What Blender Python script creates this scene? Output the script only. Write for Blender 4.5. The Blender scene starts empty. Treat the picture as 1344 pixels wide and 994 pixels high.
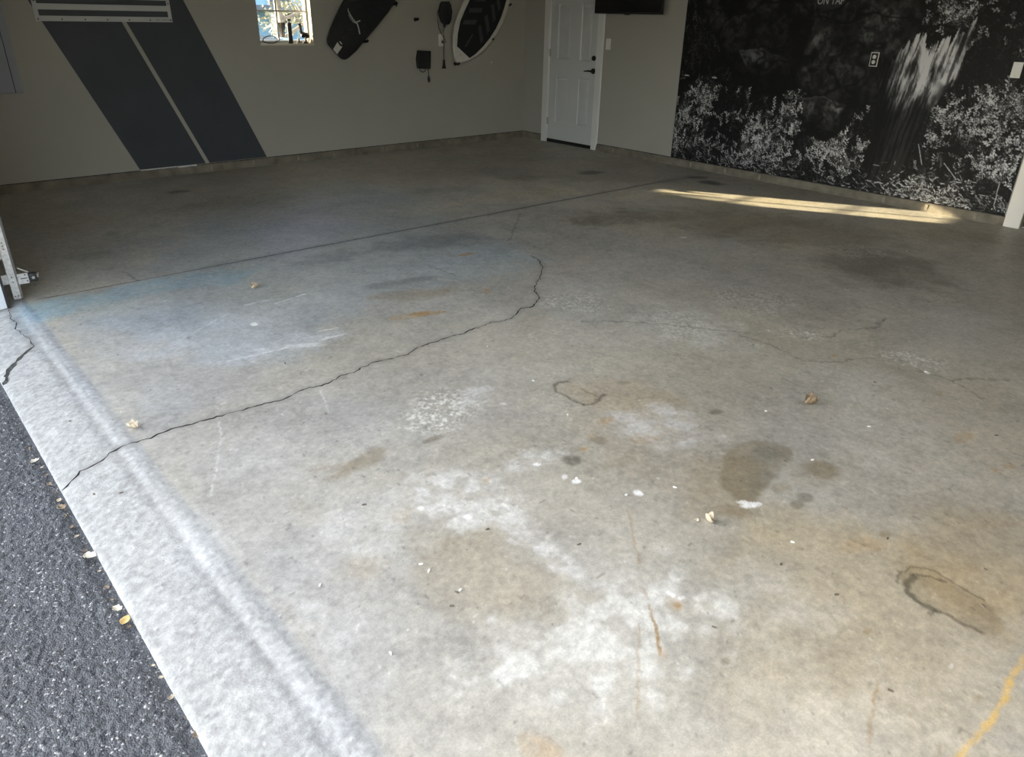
import bpy, bmesh, math, random
import numpy as np
from mathutils import Vector, Matrix
from mathutils.geometry import delaunay_2d_cdt

random.seed(7)
RNG = np.random.default_rng(11)
scene = bpy.context.scene
col = scene.collection

# ------------------------------------------------------------------ camera
CAM_H = 1.5
YAW, PITCH, ROLL, FPX = 0.84318, -0.45832, 0.02039, 966.14
CXP, CYP = 672.0, 497.0
_f = np.array([math.cos(PITCH) * math.cos(YAW), math.cos(PITCH) * math.sin(YAW), math.sin(PITCH)])
_r0 = np.array([math.sin(YAW), -math.cos(YAW), 0.0])
_u0 = np.cross(_r0, _f)
_r = _r0 * math.cos(ROLL) + _u0 * math.sin(ROLL)
_u = -_r0 * math.sin(ROLL) + _u0 * math.cos(ROLL)
cam_d = bpy.data.cameras.new('camera')
cam_d.sensor_fit = 'HORIZONTAL'
cam_d.sensor_width = 36.0
cam_d.lens = FPX * 36.0 / 1344.0
cam_d.clip_start = 0.02
cam_d.clip_end = 500
cam = bpy.data.objects.new('camera', cam_d)
col.objects.link(cam)
cam.matrix_world = Matrix(((_r[0], _u[0], -_f[0], 0), (_r[1], _u[1], -_f[1], 0),
                           (_r[2], _u[2], -_f[2], CAM_H), (0, 0, 0, 1)))
scene.camera = cam

# ------------------------------------------------------------------ sky, sun, exposure
SUN_H = np.array([0.487, -0.8734])          # horizontal travel direction of the sunlight
SUN_EL = math.radians(17.2)
world = bpy.data.worlds.new('sky')
scene.world = world
world.use_nodes = True
wn, wl = world.node_tree.nodes, world.node_tree.links
wn.clear()
w_out = wn.new('ShaderNodeOutputWorld')
w_bg = wn.new('ShaderNodeBackground')
w_sky = wn.new('ShaderNodeTexSky')
w_sky.sky_type = 'NISHITA'
w_sky.sun_disc = False
w_sky.sun_elevation = SUN_EL
w_sky.sun_rotation = math.atan2(-SUN_H[0], -SUN_H[1])
w_sky.air_density = 1.0
w_sky.dust_density = 2.0
w_sky.ozone_density = 1.0
w_hsv = wn.new('ShaderNodeHueSaturation')
w_hsv.inputs['Saturation'].default_value = 0.42
w_bg.inputs['Strength'].default_value = 1.0
wl.new(w_sky.outputs[0], w_hsv.inputs['Color'])
wl.new(w_hsv.outputs[0], w_bg.inputs['Color'])
wl.new(w_bg.outputs[0], w_out.inputs['Surface'])

sun_d = bpy.data.lights.new('sun', 'SUN')
sun_d.energy = 20.0
sun_d.color = (1.0, 0.80, 0.52)
sun_d.angle = math.radians(0.53)
sun = bpy.data.objects.new('sun', sun_d)
col.objects.link(sun)
_sd = Vector((SUN_H[0] * math.cos(SUN_EL), SUN_H[1] * math.cos(SUN_EL), -math.sin(SUN_EL)))
sun.rotation_euler = _sd.to_track_quat('-Z', 'Y').to_euler()
sun.location = (-4, 14, 8)

scene.view_settings.view_transform = 'Standard'
scene.view_settings.look = 'None'
scene.view_settings.gamma = 1.0
scene.view_settings.use_curve_mapping = False
scene.view_settings.exposure = 0.47

# ------------------------------------------------------------------ dimensions (metres)
XM = 7.109      # back wall (door and mural), inner face
YW = 7.873      # left wall (stripes and boards), inner face
YR = -2.0       # right wall
XF = 0.444      # front wall, inner face
XFO = 0.27      # front wall, outer face
XA = 0.246      # outer edge of the concrete slab
XT = 0.495      # crest of the threshold
YJ = 4.7386     # control joint
ZC = 0.075      # height of the concrete stem wall
CEIL = 2.62
OPEN_L, OPEN_R, OPEN_H = 4.69, -1.25, 2.13


def ray(x, y):
    return _f + _r * (x - CXP) / FPX - _u * (y - CYP) / FPX


def ground(x, y, z=0.0):
    v = ray(x, y)
    t = (z - CAM_H) / v[2]
    return np.array([v[0] * t, v[1] * t, z])


def on_back(x, y, X=XM):      # -> (y, z) on a plane parallel to the back wall
    v = ray(x, y)
    t = X / v[0]
    return (v[1] * t, CAM_H + v[2] * t)


def on_left(x, y, Y=YW):      # -> (x, z) on a plane parallel to the left wall
    v = ray(x, y)
    t = Y / v[1]
    return (v[0] * t, CAM_H + v[2] * t)


# ------------------------------------------------------------------ materials
MATS = {}


def new_mat(name):
    m = bpy.data.materials.new(name)
    m.use_nodes = True
    nt = m.node_tree
    bsdf = nt.nodes['Principled BSDF']
    return m, nt, bsdf


def mat(name, rgb, rough=0.6, metal=0.0, var=0.06, scale=6.0, bump=0.0, bscale=60.0, spec=0.5, detail=4.0):
    if name in MATS:
        return MATS[name]
    m, nt, b = new_mat(name)
    N, L = nt.nodes, nt.links
    tc = N.new('ShaderNodeTexCoord')
    no = N.new('ShaderNodeTexNoise')
    no.inputs['Scale'].default_value = scale
    no.inputs['Detail'].default_value = detail
    L.new(tc.outputs['Object'], no.inputs['Vector'])
    mr = N.new('ShaderNodeMapRange')
    mr.inputs['From Min'].default_value = 0.25
    mr.inputs['From Max'].default_value = 0.75
    mr.inputs['To Min'].default_value = 1 - var
    mr.inputs['To Max'].default_value = 1 + var
    L.new(no.outputs[0], mr.inputs['Value'])
    mx = N.new('ShaderNodeVectorMath')
    mx.operation = 'SCALE'
    mx.inputs[0].default_value = rgb
    L.new(mr.outputs[0], mx.inputs['Scale'])
    L.new(mx.outputs[0], b.inputs['Base Color'])
    b.inputs['Roughness'].default_value = rough
    b.inputs['Metallic'].default_value = metal
    b.inputs['Specular IOR Level'].default_value = spec
    if bump:
        n2 = N.new('ShaderNodeTexNoise')
        n2.inputs['Scale'].default_value = bscale
        n2.inputs['Detail'].default_value = 3
        L.new(tc.outputs['Object'], n2.inputs['Vector'])
        bp = N.new('ShaderNodeBump')
        bp.inputs['Strength'].default_value = 1.0
        bp.inputs['Distance'].default_value = bump
        L.new(n2.outputs[0], bp.inputs['Height'])
        L.new(bp.outputs[0], b.inputs['Normal'])
    MATS[name] = m
    return m


mat('drywall', (0.385, 0.378, 0.338), 0.85, var=0.035, scale=1.6, bump=0.0006, bscale=160, spec=0.25)
mat('ceiling_paint', (0.70, 0.69, 0.65), 0.9, spec=0.2)
mat('stripe_paint', (0.050, 0.058, 0.070), 0.55, var=0.1, scale=2.5, bump=0.0004, bscale=160, spec=0.35)
mat('stem_concrete', (0.185, 0.168, 0.132), 0.85, var=0.35, scale=9, bump=0.002, bscale=45, spec=0.3)
mat('gap_dark', (0.012, 0.012, 0.013), 0.9)
mat('white_paint', (0.62, 0.63, 0.62), 0.45, var=0.03, scale=5)
mat('door_paint', (0.58, 0.60, 0.60), 0.4, var=0.03, scale=4)
mat('casing_paint', (0.72, 0.725, 0.71), 0.45, var=0.03, scale=4)
mat('trim_sun_bounce', (0.84, 0.82, 0.76), 0.4, var=0.02)  # casing white lifted and warmed, bounced sunlight put into the colour
mat('pvc_sky_tint', (0.74, 0.80, 0.86), 0.5, var=0.02)  # white jamb with the blue of the sky light mixed into its colour
mat('siding', (0.62, 0.63, 0.62), 0.7)
mat('black_plastic', (0.012, 0.013, 0.015), 0.45, var=0.15)
mat('black_gloss', (0.006, 0.006, 0.008), 0.2, var=0.1)
mat('black_metal', (0.015, 0.015, 0.016), 0.4, metal=0.3)
mat('galvanised', (0.55, 0.56, 0.57), 0.42, metal=0.75, var=0.25, scale=55)
mat('steel', (0.45, 0.45, 0.44), 0.35, metal=0.9)
mat('screw_dark', (0.05, 0.05, 0.055), 0.5, metal=0.4)
mat('plate_white', (0.74, 0.74, 0.70), 0.4, var=0.02)
mat('cabinet_grey', (0.30, 0.325, 0.37), 0.5, var=0.03)
mat('board_black', (0.014, 0.016, 0.019), 0.35, var=0.3, scale=14)
mat('board_white', (0.60, 0.59, 0.55), 0.35, var=0.08)
mat('pad_black', (0.012, 0.013, 0.015), 0.9, var=0.2, scale=90, bump=0.0008, bscale=300)
mat('pad_grey', (0.050, 0.053, 0.058), 0.9, var=0.2, scale=90)
mat('decal_grey', (0.42, 0.44, 0.45), 0.4)
mat('decal_white', (0.60, 0.60, 0.56), 0.5)
mat('fabric_black', (0.014, 0.016, 0.020), 0.8, var=0.25, scale=60, bump=0.001, bscale=200)
mat('sign_panel', (0.50, 0.515, 0.52), 0.5, var=0.04)
mat('sign_slot', (0.050, 0.058, 0.070), 0.6)
mat('leaf_tan', (0.56, 0.47, 0.34), 0.7, var=0.35, scale=70)
mat('leaf_brown', (0.27, 0.20, 0.125), 0.75, var=0.4, scale=70)
mat('leaf_yellow', (0.62, 0.43, 0.17), 0.7, var=0.3, scale=70)
mat('leaf_pale', (0.68, 0.62, 0.50), 0.75, var=0.3, scale=70)
mat('chip_white', (0.78, 0.78, 0.75), 0.7)
mat('twig', (0.16, 0.13, 0.10), 0.85, var=0.3, scale=60)
mat('bark', (0.20, 0.165, 0.13), 0.9, var=0.4, scale=8, bump=0.01, bscale=20)
mat('foliage', (0.30, 0.29, 0.20), 0.7, var=0.5, scale=3)
mat('house_blue', (0.22, 0.38, 0.56), 0.8, var=0.05)
mat('roof_dark', (0.12, 0.14, 0.17), 0.85, var=0.2)
mat('house_glass', (0.05, 0.07, 0.09), 0.1)
mat('fence_white', (0.75, 0.75, 0.72), 0.6)
mat('lawn', (0.30, 0.28, 0.15), 0.95, var=0.4, scale=0.8)
mat('brown_wood', (0.10, 0.06, 0.035), 0.5, var=0.3)
mat('sun_block_siding', (0.40, 0.38, 0.35), 0.8)
mat('sill_wood', (0.62, 0.56, 0.46), 0.6, var=0.1)
mat('cup_tan', (0.55, 0.45, 0.32), 0.5)


def glass_mat():
    m, nt, b = new_mat('pane_glass')
    N, L = nt.nodes, nt.links
    N.remove(b)
    out = N['Material Output']
    tr = N.new('ShaderNodeBsdfTransparent')
    tr.inputs[0].default_value = (0.95, 0.97, 0.97, 1)
    gl = N.new('ShaderNodeBsdfGlossy')
    gl.inputs['Roughness'].default_value = 0.02
    fr = N.new('ShaderNodeFresnel')
    fr.inputs[0].default_value = 1.45
    mx = N.new('ShaderNodeMixShader')
    L.new(fr.outputs[0], mx.inputs[0])
    L.new(tr.outputs[0], mx.inputs[1])
    L.new(gl.outputs[0], mx.inputs[2])
    L.new(mx.outputs[0], out.inputs[0])
    MATS['glass'] = m


glass_mat()


# ------------------------------------------------------------------ helpers
def tag(o, label=None, cat=None, group=None, kind=None):
    if label:
        o['label'] = label
    if cat:
        o['category'] = cat
    if group:
        o['group'] = group
    if kind:
        o['kind'] = kind
    return o


def empty(name, loc=(0, 0, 0)):
    o = bpy.data.objects.new(name, None)
    o.empty_display_size = 0.05
    col.objects.link(o)
    o.location = loc
    return o


def link_mesh(name, me, m, parent=None, smooth=False):
    if isinstance(m, str):
        m = MATS[m]
    me.materials.append(m)
    if smooth:
        me.polygons.foreach_set('use_smooth', np.ones(len(me.polygons), dtype=bool))
    o = bpy.data.objects.new(name, me)
    col.objects.link(o)
    if parent is not None:
        o.parent = parent
        pl = Vector((0, 0, 0))
        p = parent
        while p is not None:
            pl += p.location
            p = p.parent
        if pl.length > 0:
            me.transform(Matrix.Translation(-pl))
    return o


class MB:
    """collects shapes (world coordinates) for one mesh"""

    def __init__(self):
        self.bm = bmesh.new()

    def box(self, x0, x1, y0, y1, z0, z1, bevel=0.0, seg=2):
        b2 = bmesh.new()
        r = bmesh.ops.create_cube(b2, size=1.0)
        for v in b2.verts:
            v.co = Vector((x0 + (v.co.x + .5) * (x1 - x0), y0 + (v.co.y + .5) * (y1 - y0), z0 + (v.co.z + .5) * (z1 - z0)))
        if bevel:
            bmesh.ops.bevel(b2, geom=b2.edges[:], offset=bevel, segments=seg, affect='EDGES', profile=0.5)
        self._merge(b2)
        return self

    def _merge(self, b2):
        me = bpy.data.meshes.new('t')
        b2.to_mesh(me)
        b2.free()
        self.bm.from_mesh(me)
        bpy.data.meshes.remove(me)

    def cyl(self, p0, p1, r0, r1=None, n=14, cap=True):
        p0, p1 = Vector(p0), Vector(p1)
        r1 = r0 if r1 is None else r1
        d = (p1 - p0)
        q = d.to_track_quat('Z', 'Y').to_matrix()
        a, b = [], []
        for i in range(n):
            t = 2 * math.pi * i / n
            e = q @ Vector((math.cos(t), math.sin(t), 0))
            a.append(self.bm.verts.new(p0 + e * r0))
            b.append(self.bm.verts.new(p1 + e * r1))
        for i in range(n):
            j = (i + 1) % n
            self.bm.faces.new((a[i], a[j], b[j], b[i]))
        if cap:
            self.bm.faces.new(a[::-1])
            self.bm.faces.new(b)
        return self

    def tube(self, pts, r, n=8):
        pts = [Vector(p) for p in pts]
        rings = []
        rr = r if hasattr(r, '__len__') else [r] * len(pts)
        for i, p in enumerate(pts):
            d = pts[min(i + 1, len(pts) - 1)] - pts[max(i - 1, 0)]
            q = d.to_track_quat('Z', 'Y').to_matrix()
            rings.append([self.bm.verts.new(p + q @ Vector((math.cos(2 * math.pi * k / n), math.sin(2 * math.pi * k / n), 0)) * rr[i]) for k in range(n)])
        for a, b in zip(rings, rings[1:]):
            for k in range(n):
                j = (k + 1) % n
                self.bm.faces.new((a[k], a[j], b[j], b[k]))
        self.bm.faces.new(rings[0][::-1])
        self.bm.faces.new(rings[-1])
        return self

    def prism(self, pts, off, bevel=0.0):
        """polygon of 3D points extruded by vector off"""
        b2 = bmesh.new()
        off = Vector(off)
        a = [b2.verts.new(Vector(p)) for p in pts]
        b = [b2.verts.new(Vector(p) + off) for p in pts]
        n = len(a)
        b2.faces.new(a[::-1])
        b2.faces.new(b)
        for i in range(n):
            j = (i + 1) % n
            b2.faces.new((a[i], a[j], b[j], b[i]))
        bmesh.ops.recalc_face_normals(b2, faces=b2.faces[:])
        if bevel:
            es = [e for e in b2.edges if abs((e.verts[0].co - e.verts[1].co).normalized().dot(off.normalized())) < 0.3]
            bmesh.ops.bevel(b2, geom=es, offset=bevel, segments=3, affect='EDGES', profile=0.5)
        self._merge(b2)
        return self

    def ico(self, c, r, sub=2, scale=(1, 1, 1), jitter=0.0):
        b2 = bmesh.new()
        bmesh.ops.create_icosphere(b2, subdivisions=sub, radius=1.0)
        c = Vector(c)
        for v in b2.verts:
            k = 1 + random.uniform(-jitter, jitter)
            v.co = c + Vector((v.co.x * scale[0] * r * k, v.co.y * scale[1] * r * k, v.co.z * scale[2] * r * k))
        self._merge(b2)
        return self

    def build(self, name, m, parent=None, smooth=False, recalc=True):
        if recalc:
            bmesh.ops.recalc_face_normals(self.bm, faces=self.bm.faces[:])
        me = bpy.data.meshes.new(name)
        self.bm.to_mesh(me)
        self.bm.free()
        o = link_mesh(name, me, m, parent, False)
        if smooth:
            for p in me.polygons:
                p.use_smooth = True
            try:
                me.set_sharp_from_angle(angle=math.radians(40))
            except Exception:
                pass
        return o


def box(name, m, x0, x1, y0, y1, z0, z1, parent=None, bevel=0.0):
    return MB().box(x0, x1, y0, y1, z0, z1, bevel).build(name, m, parent, smooth=bevel > 0)


def np_mesh(name, V, faces):
    """V (n,3); faces list of int arrays with 3 or 4 columns"""
    me = bpy.data.meshes.new(name)
    me.vertices.add(len(V))
    me.vertices.foreach_set('co', np.asarray(V, dtype=np.float32).ravel())
    lv, ls, lt, pos = [], [], [], 0
    for F in faces:
        if len(F) == 0:
            continue
        F = np.asarray(F)
        n, k = F.shape
        lv.append(F.ravel())
        ls.append(pos + np.arange(n) * k)
        lt.append(np.full(n, k))
        pos += n * k
    lv, ls, lt = np.concatenate(lv), np.concatenate(ls), np.concatenate(lt)
    me.loops.add(len(lv))
    me.loops.foreach_set('vertex_index', lv.astype(np.int32))
    me.polygons.add(len(ls))
    me.polygons.foreach_set('loop_start', ls.astype(np.int32))
    me.polygons.foreach_set('loop_total', lt.astype(np.int32))
    me.update(calc_edges=True)
    me.validate()
    return me


# ---- numpy noise
def _hash(ix, iy, seed):
    h = (ix.astype(np.int64) * 374761393 + iy.astype(np.int64) * 668265263 + seed * 2147483647) & 0xFFFFFFFF
    h = ((h ^ (h >> 13)) * 1274126177) & 0xFFFFFFFF
    h = (h ^ (h >> 16)) & 0xFFFFFFFF
    return h.astype(np.float64) / 4294967295.0


def vnoise(x, y, seed=0):
    ix, iy = np.floor(x), np.floor(y)
    fx, fy = x - ix, y - iy
    ix, iy = ix.astype(np.int64), iy.astype(np.int64)
    u, v = fx * fx * (3 - 2 * fx), fy * fy * (3 - 2 * fy)
    a, b = _hash(ix, iy, seed), _hash(ix + 1, iy, seed)
    c, d = _hash(ix, iy + 1, seed), _hash(ix + 1, iy + 1, seed)
    return (a * (1 - u) + b * u) * (1 - v) + (c * (1 - u) + d * u) * v


def fbm(x, y, octaves=4, seed=0, gain=0.5):
    t, amp, s = 0.0, 1.0, 0.0
    for o in range(octaves):
        t = t + amp * vnoise(x * 2 ** o + 17.3 * o, y * 2 ** o - 9.1 * o, seed + o)
        s += amp
        amp *= gain
    return t / s


def smooth(a, b, x):
    t = np.clip((x - a) / (b - a), 0, 1)
    return t * t * (3 - 2 * t)


def sdpoly(px, py, poly):
    """signed distance, negative inside"""
    poly = np.asarray(poly)
    d = np.full(px.shape, 1e9)
    inside = np.zeros(px.shape, bool)
    n = len(poly)
    for i in range(n):
        a, b = poly[i], poly[(i + 1) % n]
        ex, ey = b[0] - a[0], b[1] - a[1]
        wx, wy = px - a[0], py - a[1]
        t = np.clip((wx * ex + wy * ey) / (ex * ex + ey * ey + 1e-12), 0, 1)
        d = np.minimum(d, np.hypot(wx - ex * t, wy - ey * t))
        c = ((a[1] > py) != (b[1] > py)) & (px < (b[0] - a[0]) * (py - a[1]) / (b[1] - a[1] + 1e-15) + a[0])
        inside ^= c
    return np.where(inside, -d, d)


def dline(px, py, line):
    line = np.asarray(line)
    d = np.full(px.shape, 1e9)
    for a, b in zip(line, line[1:]):
        ex, ey = b[0] - a[0], b[1] - a[1]
        wx, wy = px - a[0], py - a[1]
        t = np.clip((wx * ex + wy * ey) / (ex * ex + ey * ey + 1e-12), 0, 1)
        d = np.minimum(d, np.hypot(wx - ex * t, wy - ey * t))
    return d


# ================================================================== FLOOR (concrete slab)
def lines(parts):
    out = []
    for a, b, s0, s1 in parts:
        n = max(2, int(round((b - a) / ((s0 + s1) / 2))))
        t = np.linspace(0, 1, n + 1)
        k = s1 / s0
        if abs(k - 1) > 1e-3:
            w = (k ** t - 1) / (k - 1)
        else:
            w = t
        out.append(a + (b - a) * w)
    return np.unique(np.round(np.concatenate(out), 5))


gx = lines([(XA, 0.62, .006, .006), (0.62, 3.6, .007, .007), (3.6, XM + .02, .007, .022)])
gy = lines([(YR, 0.0, .09, .02), (0.0, 4.2, .007, .007), (4.2, YJ - .012, .008, .008), (YJ - .012, YJ + .012, .003, .003),
            (YJ + .012, YW + .02, .009, .022)])
NX, NY = len(gx), len(gy)
GX, GY = np.meshgrid(gx, gy, indexing='ij')
P0 = np.stack([GX.ravel(), GY.ravel()], -1)


def vid(i, j):
    return i * NY + j


# ---- cracks: polylines in world metres with widths
def G(pts):
    return [tuple(ground(x, y)[:2]) for x, y in pts]


crack_main_px = [(75.6, 629), (89, 621), (104.6, 612), (120, 605.4), (133.7, 600.5), (143.7, 593.4), (151.5, 589.4), (167, 583.8),
                 (191.7, 576.4), (207.3, 570), (232, 561.5), (252, 557), (267.6, 551.4), (296.6, 543.6), (319, 538.3), (343, 531),
                 (372, 524.5), (380, 521), (391.6, 513.4), (411, 508), (426.4, 504.7), (442, 497.8), (448.6, 493), (464, 489.6),
                 (474.8, 482.9), (490, 475.7), (513.5, 470.7), (535.7, 465.5), (541.5, 460.6), (554, 454.4), (574.4, 447.7),
                 (592.4, 441.5), (608.8, 437.9), (614.5, 434), (630, 428.9), (644.8, 423), (654.6, 422.3), (670, 418.7),
                 (677.5, 412), (684, 405), (699.6, 403), (703.7, 397), (707.8, 390.4), (702, 383), (702, 375.6), (710, 361),
                 (712, 351), (707.8, 342), (697, 335.5)]
crack_left_px = [(11.5, 405.4), (13.4, 413.8), (15.5, 418), (21.8, 422.3), (19.7, 428.6), (28, 435.6), (37.3, 442), (40.8, 448),
                 (45, 452.5), (32.4, 460.3), (22.5, 467.3), (14, 473.7), (7, 480.7), (6.3, 487), (2.0, 493)]
cm = G(crack_main_px)
cl = G(crack_left_px)
cm[0] = (XA - 0.004, cm[0][1] + 0.0)
cl[-1] = (XA - 0.004, cl[-1][1])


def refine(line, width, step=0.016, jit=0.0034, seed=3):
    rg = np.random.default_rng(seed)
    pts, ws = [], []
    for k, (a, b) in enumerate(zip(line, line[1:])):
        L = math.hypot(b[0] - a[0], b[1] - a[1])
        n = max(1, int(L / step))
        for i in range(n):
            t = i / n
            j = 0 if (k == 0 and i == 0) else rg.normal(0, jit)
            nx_, ny_ = -(b[1] - a[1]) / L, (b[0] - a[0]) / L
            pts.append((a[0] + (b[0] - a[0]) * t + nx_ * j, a[1] + (b[1] - a[1]) * t + ny_ * j))
            w0, w1 = width(k, len(line)), width(k + 1, len(line))
            ws.append((w0 + (w1 - w0) * t) * rg.uniform(.25, 1.6))
    pts.append(line[-1])
    ws.append(width(len(line) - 1, len(line)))
    return np.array(pts), np.array(ws)


mw = {33: .010, 34: .004, 40: .010, 41: .004}
left_w = [.004, .005, .005, .006, .006, .006, .006, .008, .010, .016, .036, .024, .020, .026, .040]
cracks = [refine(cm, lambda k, n: mw.get(k, .0082 - .0042 * k / n)),
          refine(cl, lambda k, n: left_w[k], seed=5)]


def crack_sides(pts, ws):
    d = np.gradient(pts, axis=0)
    d /= np.linalg.norm(d, axis=1)[:, None] + 1e-9
    nrm = np.stack([-d[:, 1], d[:, 0]], -1)
    Lp, Rp = pts + nrm * ws[:, None] / 2, pts - nrm * ws[:, None] / 2
    return Lp, Rp


flag = np.zeros((NX - 1, NY - 1), bool)
cell_cx, cell_cy = (gx[:-1] + gx[1:]) / 2, (gy[:-1] + gy[1:]) / 2
for pts, ws in cracks:
    for (x, y), w in zip(pts, ws):
        r = w / 2 + .030
        i0, i1 = np.searchsorted(cell_cx, [x - r, x + r])
        j0, j1 = np.searchsorted(cell_cy, [y - r, y + r])
        flag[i0:i1, j0:j1] = True

I, J = np.nonzero(~flag)
quads = np.stack([vid(I, J), vid(I + 1, J), vid(I + 1, J + 1), vid(I, J + 1)], -1)

# triangulate the corridor round the cracks, leaving the crack itself open
used = {}
cv, ce = [], []


def addv(p, gid=None):
    if gid is not None and gid in used:
        return used[gid]
    cv.append(Vector((float(p[0]), float(p[1]))))
    k = len(cv) - 1
    if gid is not None:
        used[gid] = k
    return k


FI, FJ = np.nonzero(flag)
for i, j in zip(FI, FJ):
    for (a, b, ni, nj) in (((i, j), (i + 1, j), i, j - 1), ((i + 1, j), (i + 1, j + 1), i + 1, j),
                           ((i + 1, j + 1), (i, j + 1), i, j + 1), ((i, j + 1), (i, j), i - 1, j)):
        out = ni < 0 or nj < 0 or ni >= NX - 1 or nj >= NY - 1 or not flag[ni, nj]
        if out:
            ka = addv((gx[a[0]], gy[a[1]]), vid(*a))
            kb = addv((gx[b[0]], gy[b[1]]), vid(*b))
            ce.append((ka, kb))
polys = []
for pts, ws in cracks:
    Lp, Rp = crack_sides(pts, ws)
    ring = np.concatenate([Lp, Rp[::-1]])
    ring[:, 0] = np.maximum(ring[:, 0], XA)
    polys.append(ring)
    ks = [addv(p) for p in ring]
    for a, b in zip(ks, ks[1:] + ks[:1]):
        ce.append((a, b))
inv = {k: g for g, k in used.items()}
ov, oe, of, orig_v, _, _ = delaunay_2d_cdt(cv, ce, [], 0, 1e-6)
OV = np.array([(v.x, v.y) for v in ov])
ids = np.zeros(len(OV), int)
extra = []
for k, src in enumerate(orig_v):
    g = None
    for s in src:
        if s in inv:
            g = inv[s]
            break
    if g is None:
        g = len(P0) + len(extra)
        extra.append(OV[k])
    ids[k] = g
T = np.array([f for f in of if len(f) == 3])
cen = OV[T].mean(1)
ci = np.clip(np.searchsorted(gx, cen[:, 0]) - 1, 0, NX - 2)
cj = np.clip(np.searchsorted(gy, cen[:, 1]) - 1, 0, NY - 2)
keep = flag[ci, cj] & (cen[:, 0] > XA)
for ring in polys:
    keep &= sdpoly(cen[:, 0], cen[:, 1], ring) > 0
T = T[keep]
a_, b_, c_ = OV[T[:, 0]], OV[T[:, 1]], OV[T[:, 2]]
area = (b_[:, 0] - a_[:, 0]) * (c_[:, 1] - a_[:, 1]) - (b_[:, 1] - a_[:, 1]) * (c_[:, 0] - a_[:, 0])
T[area < 0] = T[area < 0][:, ::-1]
T = T[np.abs(area) > 1e-12]
tris = ids[T]
P = np.concatenate([P0, np.array(extra)]) if extra else P0
PX, PY = P[:, 0], P[:, 1]


def slab_z(x, y):
    z = np.interp(x, [XA, XA + .012, .33, .435, .462, .487, .512, .540, .575, 9], [-.050, -.043, -.024, -.0065, -.0050, .0010, .0022, -.0006, 0, 0])
    z = z + .0022 * (fbm(x * 6, y * 6, 3, 5) - .5) * smooth(.5, .7, x) + .0022 * (fbm(x * 9, y * 9, 3, 6) - .5) * (1 - smooth(.42, .5, x))
    dj = np.abs(y - YJ)
    z = z - .008 * (1 - smooth(.002, .0075, dj)) * smooth(.55, .75, x)
    return z


PZ = slab_z(PX, PY)

# ---- slab colour: base concrete, stains, wear, chalk marks, some painted light and shade (all fixed to the slab)
BASE = np.array([0.402, 0.381, 0.331])
n1 = fbm(PX * .8, PY * .8, 4, 21)
n2 = fbm(PX * 4.5, PY * 4.5, 5, 22)
n3 = fbm(PX * 26, PY * 26, 3, 23)
n4 = fbm(PX * 75, PY * 75, 2, 24)
wxn, wyn = fbm(PX * 9, PY * 9, 3, 31) - .5, fbm(PX * 9, PY * 9, 3, 32) - .5
wxs, wys = fbm(PX * 45, PY * 45, 3, 33) - .5, fbm(PX * 45, PY * 45, 3, 34) - .5
C = BASE[None, :] * (1 + .36 * (n1 - .5) + .36 * (n2 - .5) + .32 * (n3 - .5) + .30 * (n4 - .5))[:, None]
warm = (fbm(PX * 1.7, PY * 1.7, 4, 40) - .5)
C = C * (1 + np.stack([.08 * warm, .01 * warm, -.16 * warm], -1))
GR = np.zeros(len(P))       # coarse grain mask (apron, spalled patches)


def sel(poly, pad):
    poly = np.asarray(poly)
    lo, hi = poly.min(0) - pad, poly.max(0) + pad
    return np.nonzero((PX > lo[0]) & (PX < hi[0]) & (PY > lo[1]) & (PY < hi[1]))[0]


def ell(cx, cy, rx, ry, rot=0.0, n=22):
    c, s = math.cos(math.radians(rot)), math.sin(math.radians(rot))
    return [(cx + rx * math.cos(t) * c - ry * math.sin(t) * s, cy + rx * math.cos(t) * s + ry * math.sin(t) * c)
            for t in np.linspace(0, 2 * math.pi, n, endpoint=False)]


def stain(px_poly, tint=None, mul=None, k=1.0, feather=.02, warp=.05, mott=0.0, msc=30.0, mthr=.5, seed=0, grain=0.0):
    """blend a stain or tint into the slab; mott breaks it up into blotches"""
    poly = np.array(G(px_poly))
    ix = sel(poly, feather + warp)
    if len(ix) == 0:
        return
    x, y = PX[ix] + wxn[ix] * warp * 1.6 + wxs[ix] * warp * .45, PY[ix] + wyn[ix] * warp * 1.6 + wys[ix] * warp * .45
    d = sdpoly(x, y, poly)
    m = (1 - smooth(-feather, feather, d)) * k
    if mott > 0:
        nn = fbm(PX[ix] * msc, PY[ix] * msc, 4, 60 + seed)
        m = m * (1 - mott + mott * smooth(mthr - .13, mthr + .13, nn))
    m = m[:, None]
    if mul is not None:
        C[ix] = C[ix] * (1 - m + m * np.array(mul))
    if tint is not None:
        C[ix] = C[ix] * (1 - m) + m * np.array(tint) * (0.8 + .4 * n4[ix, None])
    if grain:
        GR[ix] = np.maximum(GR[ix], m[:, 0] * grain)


def streak(px_line, w, tint=None, mul=None, k=.8, brk=.5, seed=0, warp=.008):
    ln = np.array(G(px_line))
    ix = sel(ln, w * 3 + warp * 2)
    if len(ix) == 0:
        return
    x, y = PX[ix] + wxs[ix] * warp * 2, PY[ix] + wys[ix] * warp * 2
    d = dline(x, y, ln)
    nn = fbm(PX[ix] * 22, PY[ix] * 22, 3, 80 + seed)
    m = (1 - smooth(w * .35, w, d)) * k * (1 - brk + brk * smooth(.38, .62, nn))
    m = m[:, None]
    if mul is not None:
        C[ix] = C[ix] * (1 - m + m * np.array(mul))
    if tint is not None:
        C[ix] = C[ix] * (1 - m) + m * np.array(tint)


WHITE = (.62, .615, .595)
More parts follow.
